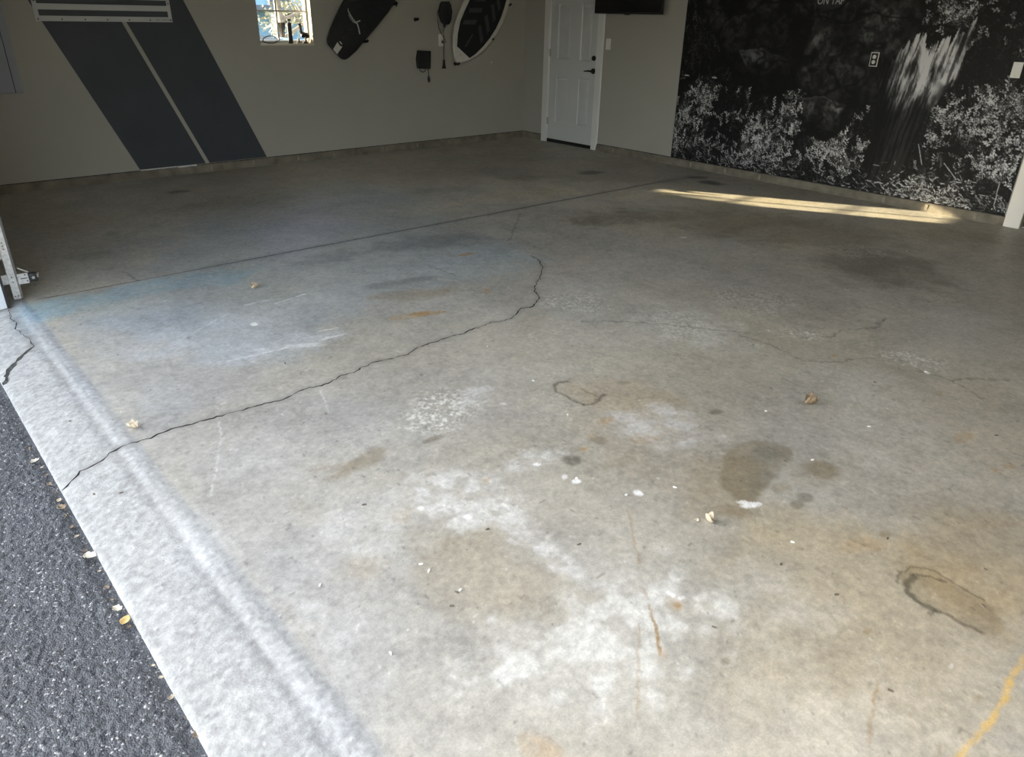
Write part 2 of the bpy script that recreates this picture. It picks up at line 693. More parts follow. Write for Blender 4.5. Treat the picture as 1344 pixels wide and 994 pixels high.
# clean, rough concrete of the apron in front of the door line
ap = 1 - smooth(.522, .556, PX + .02 * (n2 - .5))
apc = np.array([.378, .380, .371])[None, :] * (1 + .18 * (n2 - .5) + .14 * (n3 - .5) + .60 * (n4 - .5))[:, None]
apc = apc * (1 - .16 * np.exp(-((PX - .448) / .022) ** 2))[:, None] * (1 - .10 * np.exp(-((PX - .552) / .016) ** 2))[:, None]
C = C * (1 - ap[:, None]) + apc * ap[:, None]
GR = np.maximum(GR, 1 - smooth(.42, .50, PX))

# blue-grey tinted zone beside the control joint
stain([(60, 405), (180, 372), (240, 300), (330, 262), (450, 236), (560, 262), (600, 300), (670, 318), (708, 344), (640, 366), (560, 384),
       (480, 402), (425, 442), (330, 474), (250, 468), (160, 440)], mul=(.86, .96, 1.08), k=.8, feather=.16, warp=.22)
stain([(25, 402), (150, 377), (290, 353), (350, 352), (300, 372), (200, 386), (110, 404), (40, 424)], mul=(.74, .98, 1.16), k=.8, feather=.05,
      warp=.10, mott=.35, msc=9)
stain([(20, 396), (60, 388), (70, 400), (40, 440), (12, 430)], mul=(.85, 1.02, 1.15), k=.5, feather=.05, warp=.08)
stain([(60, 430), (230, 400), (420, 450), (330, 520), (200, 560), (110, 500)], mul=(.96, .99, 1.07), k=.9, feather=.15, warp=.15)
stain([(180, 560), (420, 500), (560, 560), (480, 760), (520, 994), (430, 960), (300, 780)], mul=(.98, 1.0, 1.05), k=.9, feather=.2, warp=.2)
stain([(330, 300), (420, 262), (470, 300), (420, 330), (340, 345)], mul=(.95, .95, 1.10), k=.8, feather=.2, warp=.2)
# warm brown ground-in dirt to the right
stain(ell(1300, 745, 110, 70, 20), mul=(.90, .80, .64), k=.8, feather=.10, warp=.14, mott=.3, msc=6)
stain([(1000, 700), (1150, 690), (1344, 760), (1344, 994), (1050, 994), (980, 850)], mul=(1.04, .97, .84), k=.75, feather=.2, warp=.2)
stain(ell(1060, 690, 90, 26, 5), mul=(1.0, .94, .82), k=.7, feather=.08, warp=.12)
stain(ell(880, 585, 120, 60, 15), mul=(1.0, .95, .88), k=.7, feather=.1, warp=.12)
stain(ell(820, 520, 70, 22, 10), mul=(.98, .90, .80), k=.7, feather=.06, warp=.1)
# darker and lighter zones deep in the garage
stain(ell(1165, 355, 85, 24, 6), mul=(.52, .50, .47), k=.8, feather=.16, warp=.25, mott=.3, msc=4)
stain(ell(1010, 300, 170, 20, 6), mul=(.62, .58, .52), k=.8, feather=.2, warp=.3, mott=.3, msc=4)
stain(ell(795, 287, 50, 8, -4), mul=(.50, .48, .44), k=.8, feather=.15, warp=.25)
stain(ell(540, 388, 60, 6, -6), mul=(.82, .72, .58), k=.75, feather=.05, warp=.1)
stain(ell(700, 420, 26, 10, -30), mul=(.84, .82, .78), k=.6, feather=.06, warp=.1)
stain(ell(690, 234, 30, 3, 0), mul=(.60, .57, .52), k=.7, feather=.1, warp=.15)
stain(ell(580, 250, 34, 3, -4), mul=(.66, .65, .63), k=.7, feather=.1, warp=.15)
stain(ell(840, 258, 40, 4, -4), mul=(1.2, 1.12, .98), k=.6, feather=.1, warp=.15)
stain(ell(1255, 310, 70, 8, 6), mul=(.72, .68, .60), k=.6, feather=.12, warp=.2)
stain(ell(520, 372, 45, 6, -8), mul=(.58, .58, .58), k=.8, feather=.06, warp=.12)
stain(ell(560, 318, 80, 8, -6), mul=(.64, .65, .66), k=.8, feather=.08, warp=.14)
stain(ell(430, 340, 50, 8, -10), mul=(.64, .64, .66), k=.75, feather=.08, warp=.14)
stain(ell(320, 265, 80, 8, -6), mul=(.74, .72, .70), k=.6, feather=.15, warp=.25)
stain(ell(120, 335, 26, 5, -8), mul=(.66, .65, .63), k=.7, feather=.06, warp=.1)
stain(ell(150, 306, 14, 2.5, -6), mul=(.6, .6, .6), k=.7, feather=.04, warp=.06)
stain(ell(235, 252, 16, 1.6, -6), mul=(.35, .37, .45), k=.9, feather=.04, warp=.05)
stain(ell(775, 227, 13, 2.6, 0), mul=(.35, .34, .33), k=.85, feather=.05, warp=.08)
stain(ell(932, 240, 16, 2.2, 6), mul=(.22, .24, .30), k=.95, feather=.05, warp=.06)
stain(ell(918, 233, 14, 1.5, 2), mul=(.30, .31, .36), k=.9, feather=.05, warp=.06)
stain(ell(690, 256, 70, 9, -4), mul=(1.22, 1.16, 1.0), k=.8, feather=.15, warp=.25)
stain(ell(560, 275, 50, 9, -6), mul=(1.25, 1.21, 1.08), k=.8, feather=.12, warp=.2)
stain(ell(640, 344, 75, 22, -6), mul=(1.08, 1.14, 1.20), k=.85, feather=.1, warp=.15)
# tan smooth areas near the door line
stain([(530, 725), (560, 700), (620, 690), (660, 700), (720, 738), (765, 775), (850, 790), (840, 805), (720, 805), (600, 812), (540, 800)],
      mul=(.92, .875, .79), k=.7, feather=.07, warp=.09)
stain(ell(470, 745, 26, 20, 0), mul=(.92, .85, .74), k=.7, feather=.05, warp=.06)
stain(ell(525, 678, 15, 10, 0), mul=(.90, .80, .66), k=.7, feather=.025, warp=.04)
stain([(425, 634), (458, 612), (476, 600), (492, 583), (506, 588), (500, 605), (482, 614), (446, 630)], mul=(.66, .61, .52), k=.85,
      feather=.018, warp=.035)
stain([(405, 612), (450, 606), (470, 612), (440, 622), (410, 624)], mul=(.84, .78, .68), k=.6, feather=.03, warp=.04)
stain(ell(568, 577, 16, 4, -20), mul=(.55, .53, .48), k=.9, feather=.012, warp=.02)
stain([(380, 672), (400, 690), (440, 680), (430, 660), (390, 655)], mul=(.90, .86, .78), k=.6, feather=.03, warp=.06)
stain(ell(980, 860, 130, 60, 10), mul=(.90, .90, .89), k=.6, feather=.15, warp=.2)
stain(ell(560, 900, 120, 60, 20), mul=(.90, .91, .92), k=.6, feather=.12, warp=.2)
stain(ell(250, 640, 60, 60, 30), mul=(.92, .91, .88), k=.5, feather=.12, warp=.2)
# pale efflorescence blotches
stain([(518, 645), (560, 618), (605, 610), (650, 624), (690, 662), (700, 690), (650, 690), (560, 688), (520, 672)], tint=WHITE, k=.78,
      feather=.05, warp=.10, mott=.75, msc=26, mthr=.50, seed=1)
stain([(640, 690), (690, 690), (745, 715), (775, 750), (740, 758), (690, 738)], tint=(.66, .66, .65), k=.7, feather=.05, warp=.09, mott=.75,
      msc=24, mthr=.5, seed=2)
stain([(610, 870), (660, 815), (720, 795), (800, 750), (845, 715), (900, 745), (960, 790), (930, 860), (900, 900), (800, 940), (700, 930),
       (630, 905)], tint=(.66, .66, .63), k=.72, feather=.09, warp=.16, mott=.8, msc=17, mthr=.51, seed=3)
stain([(400, 660), (520, 640), (560, 690), (520, 740), (420, 720)], tint=(.58, .585, .58), k=.4, feather=.1, warp=.15, mott=.6, msc=14, seed=4)
stain(ell(872, 560, 70, 26, 8), tint=(.64, .64, .63), k=.6, feather=.07, warp=.13, mott=.7, msc=15, mthr=.5, seed=5)
stain(ell(700, 606, 45, 12, -14), tint=(.66, .66, .64), k=.65, feather=.03, warp=.07, mott=.75, msc=22, mthr=.5, seed=6)
stain(ell(622, 520, 26, 14, -20), tint=(.62, .62, .61), k=.6, feather=.03, warp=.08, mott=.6, msc=18, seed=7)
stain(ell(1010, 800, 70, 50, 0), tint=(.62, .60, .54), k=.45, feather=.12, warp=.18, mott=.8, msc=14, mthr=.52, seed=8)
stain(ell(900, 430, 70, 28, 10), tint=(.58, .58, .54), k=.5, feather=.08, warp=.15, mott=.75, msc=14, mthr=.5, seed=9)
stain(ell(930, 440, 70, 14, 14), tint=(.60, .60, .57), k=.45, feather=.06, warp=.12, mott=.8, msc=16, mthr=.52, seed=10)
stain(ell(1150, 560, 120, 60, 15), tint=(.56, .55, .50), k=.42, feather=.14, warp=.2, mott=.8, msc=12, mthr=.5, seed=11)
stain(ell(1100, 500, 90, 22, 6), tint=(.55, .54, .50), k=.42, feather=.08, warp=.15, mott=.8, msc=12, mthr=.5, seed=12)
stain(ell(1300, 450, 60, 14, 6), tint=(.50, .49, .46), k=.45, feather=.08, warp=.15, mott=.8, msc=10, mthr=.52, seed=13)
stain(ell(1150, 930, 120, 60, 0), tint=(.62, .59, .52), k=.4, feather=.15, warp=.2, mott=.8, msc=14, mthr=.5, seed=14)
stain(ell(250, 700, 50, 40, 40), tint=(.60, .605, .60), k=.45, feather=.1, warp=.12, mott=.6, msc=16, seed=15)
stain(ell(430, 820, 90, 40, 45), tint=(.56, .565, .56), k=.35, feather=.1, warp=.12, mott=.6, msc=16, seed=16)
stain(ell(360, 455, 90, 14, -12), tint=(.58, .60, .62), k=.40, feather=.07, warp=.12, mott=.7, msc=12, seed=17)
stain(ell(270, 440, 120, 22, -10), tint=(.56, .575, .60), k=.38, feather=.1, warp=.15, mott=.6, msc=9, seed=18)
# spalled popcorn patches with pale specks
for q in ((580, 540, 44, 32, -10, .9), (760, 398, 46, 14, 4, .6), (895, 428, 40, 20, 10, .5), (1055, 440, 24, 6, 8, .9), (1205, 474, 46, 10, 8, .9),
          (990, 395, 60, 18, 8, .4), (1130, 330, 40, 8, 6, .4)):
    stain(ell(*q[:5]), tint=(.72, .72, .68), k=q[5], feather=.05, warp=.08, mott=1.0, msc=85, mthr=.585, seed=20 + int(q[0]) % 9, grain=.7)
    stain(ell(*q[:5]), mul=(.55, .54, .50), k=.7, feather=.04, warp=.06, mott=1.0, msc=95, mthr=.66, seed=40 + int(q[0]) % 9)
stain([(640, 430), (760, 350), (930, 350), (1020, 400), (1010, 480), (900, 540), (720, 540), (640, 500)], mul=(1.12, 1.11, 1.08), k=.9, feather=.3, warp=.3)  # broad lift of the mid floor, light painted into the slab colour
# dark oil marks
stain([(952, 592), (972, 581), (1000, 578), (1030, 588), (1040, 604), (1026, 622), (1014, 640), (1000, 657), (984, 664), (962, 655), (946, 640),
       (948, 612)], mul=(.72, .68, .60), k=.95, feather=.016, warp=.035)
stain([(988, 590), (1010, 586), (1026, 598), (1015, 612), (995, 606)], mul=(.72, .75, .78), k=.85, feather=.02, warp=.04, mott=.5, msc=30)
stain([(985, 622), (1018, 620), (1010, 640), (992, 650), (980, 640)], mul=(.72, .75, .78), k=.85, feather=.02, warp=.04, mott=.5, msc=30)
stain(ell(955, 640, 62, 40, -25), mul=(.86, .81, .72), k=.8, feather=.05, warp=.09)
stain(ell(955, 672, 22, 10, 0), mul=(.84, .77, .66), k=.7, feather=.03, warp=.05)
stain(ell(1082, 619, 22, 12, 15), mul=(.80, .76, .68), k=.9, feather=.02, warp=.03)
stain(ell(1072, 626, 34, 18, 5), mul=(.90, .87, .80), k=.8, feather=.03, warp=.04)
stain(ell(1028, 641, 13, 6, 0), mul=(.78, .74, .66), k=.85, feather=.01, warp=.02)
stain(ell(1056, 653, 11, 6.5, 0), mul=(.60, .59, .55), k=.95, feather=.008, warp=.010)
stain(ell(1046, 663, 9, 5.5, 0), mul=(.66, .65, .62), k=.95, feather=.006, warp=.008)
stain(ell(752, 604, 12, 7.5, 0), mul=(.45, .46, .43), k=.95, feather=.010, warp=.02, mott=.3, msc=60)
stain(ell(786, 578, 9, 5, 0), mul=(.78, .74, .66), k=.8, feather=.012, warp=.02)
stain(ell(800, 610, 34, 8, -12), mul=(.88, .87, .84), k=.7, feather=.02, warp=.05)
stain(ell(940, 541, 9, 3.2, 0), mul=(.54, .53, .49), k=.9, feather=.010, warp=.010)
stain(ell(820, 503, 9, 3, 0), mul=(.72, .72, .70), k=.9, feather=.014, warp=.02)
stain(ell(1162, 700, 9, 5, 0), mul=(.72, .68, .60), k=.85, feather=.008, warp=.015)
stain(ell(952, 867, 6, 5, 0), mul=(.6, .58, .52), k=.9, feather=.006, warp=.01)
stain(ell(1140, 828, 7, 5, 0), mul=(.74, .70, .60), k=.85, feather=.006, warp=.012)
stain(ell(1285, 917, 6, 5, 0), mul=(.76, .72, .62), k=.85, feather=.006, warp=.012)
# rust and leaf-tannin spots
RUST = (.40, .235, .075)
for cx_, cy_, rx, ry, rot, k in ((560, 411, 26, 2.6, -4, .85), (536, 415, 26, 3.4, -6, .5), (613, 334, 10, 1.6, -6, .8), (600, 336, 12, 1.4, -4, .5),
                                 (640, 382, 5, 3, 0, .5), (797, 553, 11, 4.5, -10, .6), (775, 572, 6, 2.6, 0, .45), (764, 587, 3.5, 2.6, 0, .8),
                                 (846, 576, 22, 7, 0, .32), (893, 797, 6, 5, 20, .7), (886, 792, 12, 9, 0, .25), (1268, 574, 13, 8, 0, .42),
                                 (1325, 611, 8, 4, 0, .45), (1309, 617, 5, 3, 0, .5), (1135, 716, 34, 10, 0, .28), (708, 982, 34, 18, 10, .34),
                                 (640, 630, 5, 3, 0, .5), (1094, 466, 3, 2, 0, .8), (1232, 515, 4, 3, 0, .5), (868, 858, 4, 6, 0, .5)):
    stain(ell(cx_, cy_, rx, ry, rot), tint=RUST, k=k, feather=.014, warp=.03, mott=.45, msc=40, seed=int(cx_) % 17)
for ln, k in (([(823, 668), (832, 708), (839, 740)], .55), ([(840, 770), (850, 786)], .35), ([(852, 792), (860, 822), (867, 860)], .9),
              ([(839, 818), (838, 870), (836, 940)], .45), ([(1152, 898), (1146, 930), (1139, 975)], .6), ([(1233, 980), (1228, 994)], .4)):
    streak(ln, .006, tint=(.30, .19, .075), k=k, brk=.35)
streak([(1346, 862), (1330, 888), (1322, 905), (1318, 920), (1300, 946), (1282, 968), (1256, 998)], .009, tint=(.62, .43, .15), k=.85, brk=.35)
streak([(1326, 895), (1318, 918)], .015, tint=(.62, .43, .15), k=.7, brk=.5)
# hairline cracks
for ln in ([(1053, 473.5), (1103, 475.8), (1114.6, 472), (1148, 470.6)], [(1207, 487), (1250, 499.5), (1289, 523)],
           [(1250, 499.5), (1266, 496.8), (1322, 499.5)], [(1081, 442), (1094, 442), (1103, 434), (1153, 429.4), (1160, 420)],
           [(765, 422), (795, 421.8), (850, 424)], [(162, 356), (184, 370)], [(559, 347), (597, 362)], [(683, 280), (668, 317)],
           [(1150, 425), (1162, 418)], [(970, 440), (1010, 452), (1053, 473)], [(870, 425), (925, 432), (985, 437)]):
    streak(ln, .011, mul=(.45, .44, .42), k=.75, brk=.4, warp=.02)
# scratches and paint marks
for ln, w, k in (([(298, 474.6), (340, 465), (378, 456)], .010, .75), ([(340, 460), (378, 455), (420, 452)], .035, .45),
                 ([(232, 449), (301, 411)], .008, .30), ([(321, 401), (351, 394)], .014, .45), ([(361, 399), (400, 386)], .012, .6),
                 ([(366, 401), (398, 390)], .006, .5), ([(420, 434.5), (444, 430.5)], .010, .6), ([(423, 446), (454, 438.4)], .011, .75),
                 ([(428, 443), (450, 439)], .006, .6), ([(285, 545), (290, 570), (285, 610), (276, 650)], .006, .35),
                 ([(418, 506), (432, 542)], .007, .4), ([(575, 366), (600, 369)], .014, .5), ([(470, 375), (500, 370)], .01, .3)):
    streak(ln, w, tint=(.74, .75, .75), k=min(1, k * 1.1), brk=.6, warp=.006)
for q in ((838, 648, 7, 3.6, 15, 1), (757, 632, 6, 3, 0, 1), (740, 627, 4, 2.5, 0, .8), (704, 610, 6, 2.6, -10, .9), (615, 677, 6, 3, 0, .9),
          (552, 668, 5, 3, 0, .7), (985, 663, 16, 3.4, -6, 1), (976, 660, 10, 2.4, 8, .8), (880, 780, 8, 2.5, 28, .9), (895, 786, 4, 2.5, 0, .8),
          (334, 426, 5, 2.5, 0, .9), (660, 530, 5, 1.5, 0, .6), (1010, 434, 3, 1.2, 0, .7), (897, 312, 6, 1.2, 0, .6), (1218, 490, 4, 1.6, 10, .9)):
    stain(ell(*q[:5], n=12), tint=(.82, .82, .81), k=q[5], feather=.004, warp=.016)
# two dried shoe-sole outlines
sole2 = [(1181, 752), (1192, 746), (1206, 743), (1222, 747), (1240, 760), (1262, 775), (1290, 787), (1308, 804), (1318, 820), (1312, 830), (1296, 833),
         (1278, 826), (1256, 814), (1228, 803), (1208, 793), (1190, 778), (1180, 764)]
stain(sole2, mul=(.84, .80, .72), k=.75, feather=.010, warp=.010)
stain([(1262, 790), (1290, 787), (1308, 804), (1318, 820), (1312, 830), (1296, 833), (1270, 822), (1255, 810)], mul=(.86, .86, .86), k=.8, feather=.02,
      warp=.02)
streak([(1178, 764), (1182, 752), (1192, 746), (1206, 744), (1222, 747), (1238, 756), (1262, 772), (1290, 788)], .007, mul=(.48, .48, .47), k=.95, brk=.1)
streak([(1196, 754), (1208, 755), (1222, 757), (1240, 763)], .007, mul=(.40, .41, .41), k=.95, brk=.1)
streak([(1200, 757), (1191, 765), (1190, 776), (1200, 786), (1216, 796), (1230, 803)], .014, mul=(.34, .35, .35), k=.95, brk=.1)
streak([(1230, 803), (1246, 808), (1262, 818), (1290, 831)], .008, mul=(.45, .45, .44), k=.9, brk=.15)
streak([(1228, 802), (1222, 806)], .006, mul=(.5, .5, .5), k=.8, brk=.1)
sole1 = [(726, 507), (733, 502), (745, 501), (757, 506), (770, 512), (786, 520), (787, 526), (778, 531), (766, 532), (754, 527), (743, 520), (731, 515)]
stain(sole1, mul=(.93, .90, .85), k=.8, feather=.012, warp=.01)
streak(sole1[8:] + sole1[:3], .011, mul=(.44, .44, .42), k=.9, brk=.2)
streak([(766, 532), (778, 531), (787, 525), (788, 520), (793, 518)], .012, mul=(.42, .42, .40), k=.9, brk=.2)
streak([(762, 510), (776, 517), (784, 522)], .009, mul=(.66, .66, .63), k=.8, brk=.3)
# grime and a painted shadow line in the joint, grime beside the cracks
dj = np.abs(PY - YJ)
gm = (1 - smooth(.004, .012, dj)) * smooth(.56, .66, PX) * (1 - smooth(6.0, 6.3, PX))
C *= (1 - .72 * gm)[:, None]
gm = (1 - smooth(.01, .07, dj + .04 * (n2 - .5))) * smooth(.8, 2.0, PX)
C *= (1 - .16 * gm)[:, None]
ixc = np.nonzero(PX < 4.0)[0]
for pts, ws in cracks:
    q = sel(pts, .04)
    d = dline(PX[q], PY[q], pts[::2])
    C[q] *= (1 - .20 * (1 - smooth(.004, .016, d)))[:, None]
# tiny pits and crumbs
pit = vnoise(PX * 60 + 3, PY * 60, 91)
C *= (1 - .38 * smooth(.90, .99, pit))[:, None]
fib = 1 - smooth(.0, .022, np.abs(fbm(PX * 11, PY * 11, 2, 95) - .5))
fib = fib * smooth(.52, .66, fbm(PX * 5, PY * 5, 3, 96)) * smooth(.45, .7, n4)
C = C * (1 + .22 * fib[:, None])
spk = vnoise(PX * 66, PY * 66 + 5, 92)
spm = (.55 * smooth(.945, .995, spk) * smooth(.45, .60, fbm(PX * 2.2, PY * 2.2, 3, 93)))[:, None]
C = C * (1 - spm) + spm * .74
C = np.clip(C, .01, .85)

# underside lip: front face of the slab
front_top = vid(np.zeros(NY, int), np.arange(NY))
open_front = ~flag[0]
lipV = np.stack([np.full(NY, XA), gy, np.full(NY, -.12)], -1)
V = np.concatenate([np.column_stack([P, PZ]), lipV])
lb = len(P)
jj = np.arange(NY - 1)
lip_faces = np.stack([front_top[jj], front_top[jj + 1], lb + jj + 1, lb + jj], -1)
Cf = np.concatenate([C, np.tile(np.array([.60, .60, .59]), (NY, 1))])
Gf = np.concatenate([GR, np.ones(NY)])
me = np_mesh('floor', V, [quads, lip_faces, tris])
ca = me.attributes.new('slab_colour', 'FLOAT_COLOR', 'POINT')
ca.data.foreach_set('color', np.column_stack([Cf, np.ones(len(Cf))]).astype(np.float32).ravel())
ga = me.attributes.new('slab_grain', 'FLOAT', 'POINT')
ga.data.foreach_set('value', Gf.astype(np.float32))


def slab_mat():
    m, nt, b = new_mat('slab')
    N, L = nt.nodes, nt.links
    tc = N.new('ShaderNodeTexCoord')
    at = N.new('ShaderNodeAttribute')
    at.attribute_name = 'slab_colour'
    gr = N.new('ShaderNodeAttribute')
    gr.attribute_name = 'slab_grain'
    na = N.new('ShaderNodeTexNoise')
    na.inputs['Scale'].default_value = 150
    na.inputs['Detail'].default_value = 5
    na.inputs['Roughness'].default_value = .75
    nb = N.new('ShaderNodeTexNoise')
    nb.inputs['Scale'].default_value = 48
    nb.inputs['Detail'].default_value = 5
    nb.inputs['Roughness'].default_value = .65
    nc = N.new('ShaderNodeTexNoise')
    nc.inputs['Scale'].default_value = 2.2
    nc.inputs['Detail'].default_value = 4
    for n in (na, nb, nc):
        L.new(tc.outputs['Object'], n.inputs['Vector'])
    r1 = N.new('ShaderNodeMapRange')
    r1.inputs['From Min'].default_value, r1.inputs['From Max'].default_value = .3, .7
    r1.inputs['To Min'].default_value, r1.inputs['To Max'].default_value = .85, 1.15
    L.new(na.outputs[0], r1.inputs['Value'])
    r2 = N.new('ShaderNodeMapRange')
    r2.inputs['From Min'].default_value, r2.inputs['From Max'].default_value = .3, .7
    r2.inputs['To Min'].default_value, r2.inputs['To Max'].default_value = .87, 1.12
    L.new(nb.outputs[0], r2.inputs['Value'])
    mu = N.new('ShaderNodeMath')
    mu.operation = 'MULTIPLY'
    L.new(r1.outputs[0], mu.inputs[0])
    L.new(r2.outputs[0], mu.inputs[1])
    sc = N.new('ShaderNodeVectorMath')
    sc.operation = 'SCALE'
    L.new(at.outputs['Color'], sc.inputs[0])
    L.new(mu.outputs[0], sc.inputs['Scale'])
    L.new(sc.outputs[0], b.inputs['Base Color'])
    rr = N.new('ShaderNodeMapRange')
    rr.inputs['To Min'].default_value, rr.inputs['To Max'].default_value = .42, .62
    rr.inputs['From Min'].default_value, rr.inputs['From Max'].default_value = .3, .7
    L.new(nc.outputs[0], rr.inputs['Value'])
    ra = N.new('ShaderNodeMath')
    ra.operation = 'MAXIMUM'
    L.new(rr.outputs[0], ra.inputs[0])
    L.new(gr.outputs['Fac'], ra.inputs[1])
    L.new(ra.outputs[0], b.inputs['Roughness'])
    b.inputs['Specular IOR Level'].default_value = .38
    dm = N.new('ShaderNodeMath')
    dm.operation = 'MULTIPLY_ADD'
    dm.inputs[1].default_value = .0026
    dm.inputs[2].default_value = .0006
    L.new(gr.outputs['Fac'], dm.inputs[0])
    bp = N.new('ShaderNodeBump')
    bp.inputs['Strength'].default_value = 1.0
    L.new(dm.outputs[0], bp.inputs['Distance'])
    L.new(na.outputs[0], bp.inputs['Height'])
    L.new(bp.outputs[0], b.inputs['Normal'])
    MATS['slab'] = m


slab_mat()
floor = link_mesh('floor', me, 'slab', smooth=True)
tag(floor, 'grey-brown stained concrete garage floor slab with pale apron edge', 'floor', kind='structure')

# the cracks themselves: open V-grooves below the slab
mat('crack_side', (0.15, 0.15, 0.14), 0.95, var=0.4, scale=40)
mat('crack_dirt', (0.045, 0.043, 0.038), 0.95, var=0.4, scale=40)
for k, (pts, ws) in enumerate(cracks):
    Lp, Rp = crack_sides(pts, ws)
    Lp[:, 0], Rp[:, 0] = np.maximum(Lp[:, 0], XA), np.maximum(Rp[:, 0], XA)
    mid = (Lp + Rp) / 2
    n = len(pts)
    zl, zr = slab_z(Lp[:, 0], Lp[:, 1]), slab_z(Rp[:, 0], Rp[:, 1])
    dep = np.where(ws < .011, .012, .007 + .5 * ws)
    VV = np.concatenate([np.column_stack([Lp, zl]), np.column_stack([mid, np.minimum(zl, zr) - dep]), np.column_stack([Rp, zr])])
    i = np.arange(n - 1)
    FF = np.concatenate([np.stack([i, i + 1, n + i + 1, n + i], -1), np.stack([n + i, n + i + 1, 2 * n + i + 1, 2 * n + i], -1)])
    cme = np_mesh('crack', VV, [FF])
    link_mesh('crack', cme, 'crack_dirt' if k == 0 else 'crack_side', floor)

# ================================================================== DRIVEWAY (asphalt)
ax_ = lines([(-.62, XA + .02, .0055, .0055)])
ay_ = lines([(1.0, 4.6, .0055, .0075)])
AX, AY = np.meshgrid(ax_, ay_, indexing='ij')


def worley(x, y, s, seed):
    x, y = x / s, y / s
    ix, iy = np.floor(x).astype(np.int64), np.floor(y).astype(np.int64)
    best = np.full(x.shape, 9.0)
    hv = np.zeros(x.shape)
    for a in (-1, 0, 1):
        for b in (-1, 0, 1):
            cx, cy = ix + a + _hash(ix + a, iy + b, seed), iy + b + _hash(ix + a, iy + b, seed + 1)
            d = np.hypot(x - cx, y - cy)
            m = d < best
            best = np.where(m, d, best)
            hv = np.where(m, _hash(ix + a, iy + b, seed + 2), hv)
    return best, hv


w1, h1 = worley(AX, AY, .012, 301)
edge_low = 1 - smooth(.0, .05, XA - AX)
AZ = -.062 + .006 * (h1 - .5) - .006 * np.clip(w1 - .35, 0, 1) + .008 * (fbm(AX * 7, AY * 7, 3, 310) - .5) - .010 * edge_low
ai, aj = np.meshgrid(np.arange(len(ax_) - 1), np.arange(len(ay_) - 1), indexing='ij')
nA = len(ay_)
aq = np.stack([(ai * nA + aj).ravel(), ((ai + 1) * nA + aj).ravel(), ((ai + 1) * nA + aj + 1).ravel(), (ai * nA + aj + 1).ravel()], -1)
AV = np.stack([AX.ravel(), AY.ravel(), AZ.ravel()], -1)
b0 = len(AV)
ring_in = [(-.62, 1.0), (XA + .02, 1.0), (XA + .02, 4.6), (-.62, 4.6)]
ring_out = [(-14, -9), (XA + .02, -9), (XA + .02, 8.1), (-14, 8.1)]
AV = np.concatenate([AV, np.array([(x, y, -.064) for x, y in ring_in + ring_out])])
rq = np.array([[b0 + 0, b0 + 4, b0 + 5, b0 + 1], [b0 + 3, b0 + 2, b0 + 6, b0 + 7], [b0 + 0, b0 + 3, b0 + 7, b0 + 4]])
ame = np_mesh('driveway', AV, [aq, rq])
aa = ame.attributes.new('stone', 'FLOAT', 'POINT')
aa.data.foreach_set('value', np.concatenate([(h1 * (w1 < .42)).ravel(), np.zeros(8)]).astype(np.float32))


def asphalt_mat():
    m, nt, b = new_mat('asphalt')
    N, L = nt.nodes, nt.links
    tc = N.new('ShaderNodeTexCoord')
    vo = N.new('ShaderNodeTexVoronoi')
    vo.inputs['Scale'].default_value = 190
    no = N.new('ShaderNodeTexNoise')
    no.inputs['Scale'].default_value = 260
    no.inputs['Detail'].default_value = 3
    nl = N.new('ShaderNodeTexNoise')
    nl.inputs['Scale'].default_value = 3.0
    nl.inputs['Detail'].default_value = 4
    for n in (vo, no, nl):
        L.new(tc.outputs['Object'], n.inputs['Vector'])
    cr = N.new('ShaderNodeValToRGB')
    e = cr.color_ramp.elements
    e[0].position, e[0].color = 0.0, (.048, .052, .060, 1)
    e[1].position, e[1].color = .93, (.100, .106, .118, 1)
    x = cr.color_ramp.elements.new(.966)
    x.color = (.27, .275, .28, 1)
    x = cr.color_ramp.elements.new(1.0)
    x.color = (.46, .45, .44, 1)
    sp = N.new('ShaderNodeSeparateColor')
    L.new(vo.outputs['Color'], sp.inputs[0])
    L.new(sp.outputs[0], cr.inputs[0])
    mr = N.new('ShaderNodeMapRange')
    mr.inputs['To Min'].default_value, mr.inputs['To Max'].default_value = .75, 1.25
    L.new(nl.outputs[0], mr.inputs['Value'])
    sc = N.new('ShaderNodeVectorMath')
    sc.operation = 'SCALE'
    L.new(cr.outputs[0], sc.inputs[0])
    L.new(mr.outputs[0], sc.inputs['Scale'])
    L.new(sc.outputs[0], b.inputs['Base Color'])
    b.inputs['Roughness'].default_value = .62
    b.inputs['Specular IOR Level'].default_value = .5
    ad = N.new('ShaderNodeMath')
    ad.operation = 'MULTIPLY_ADD'
    ad.inputs[1].default_value = -.8
    L.new(vo.outputs['Distance'], ad.inputs[0])
    L.new(no.outputs[0], ad.inputs[2])
    bp = N.new('ShaderNodeBump')
    bp.inputs['Distance'].default_value = .003
    L.new(ad.outputs[0], bp.inputs['Height'])
    L.new(bp.outputs[0], b.inputs['Normal'])
    MATS['asphalt'] = m


asphalt_mat()
drive = link_mesh('driveway', ame, 'asphalt', smooth=True)
tag(drive, 'dark blue-grey asphalt driveway outside the garage', 'driveway', kind='structure')

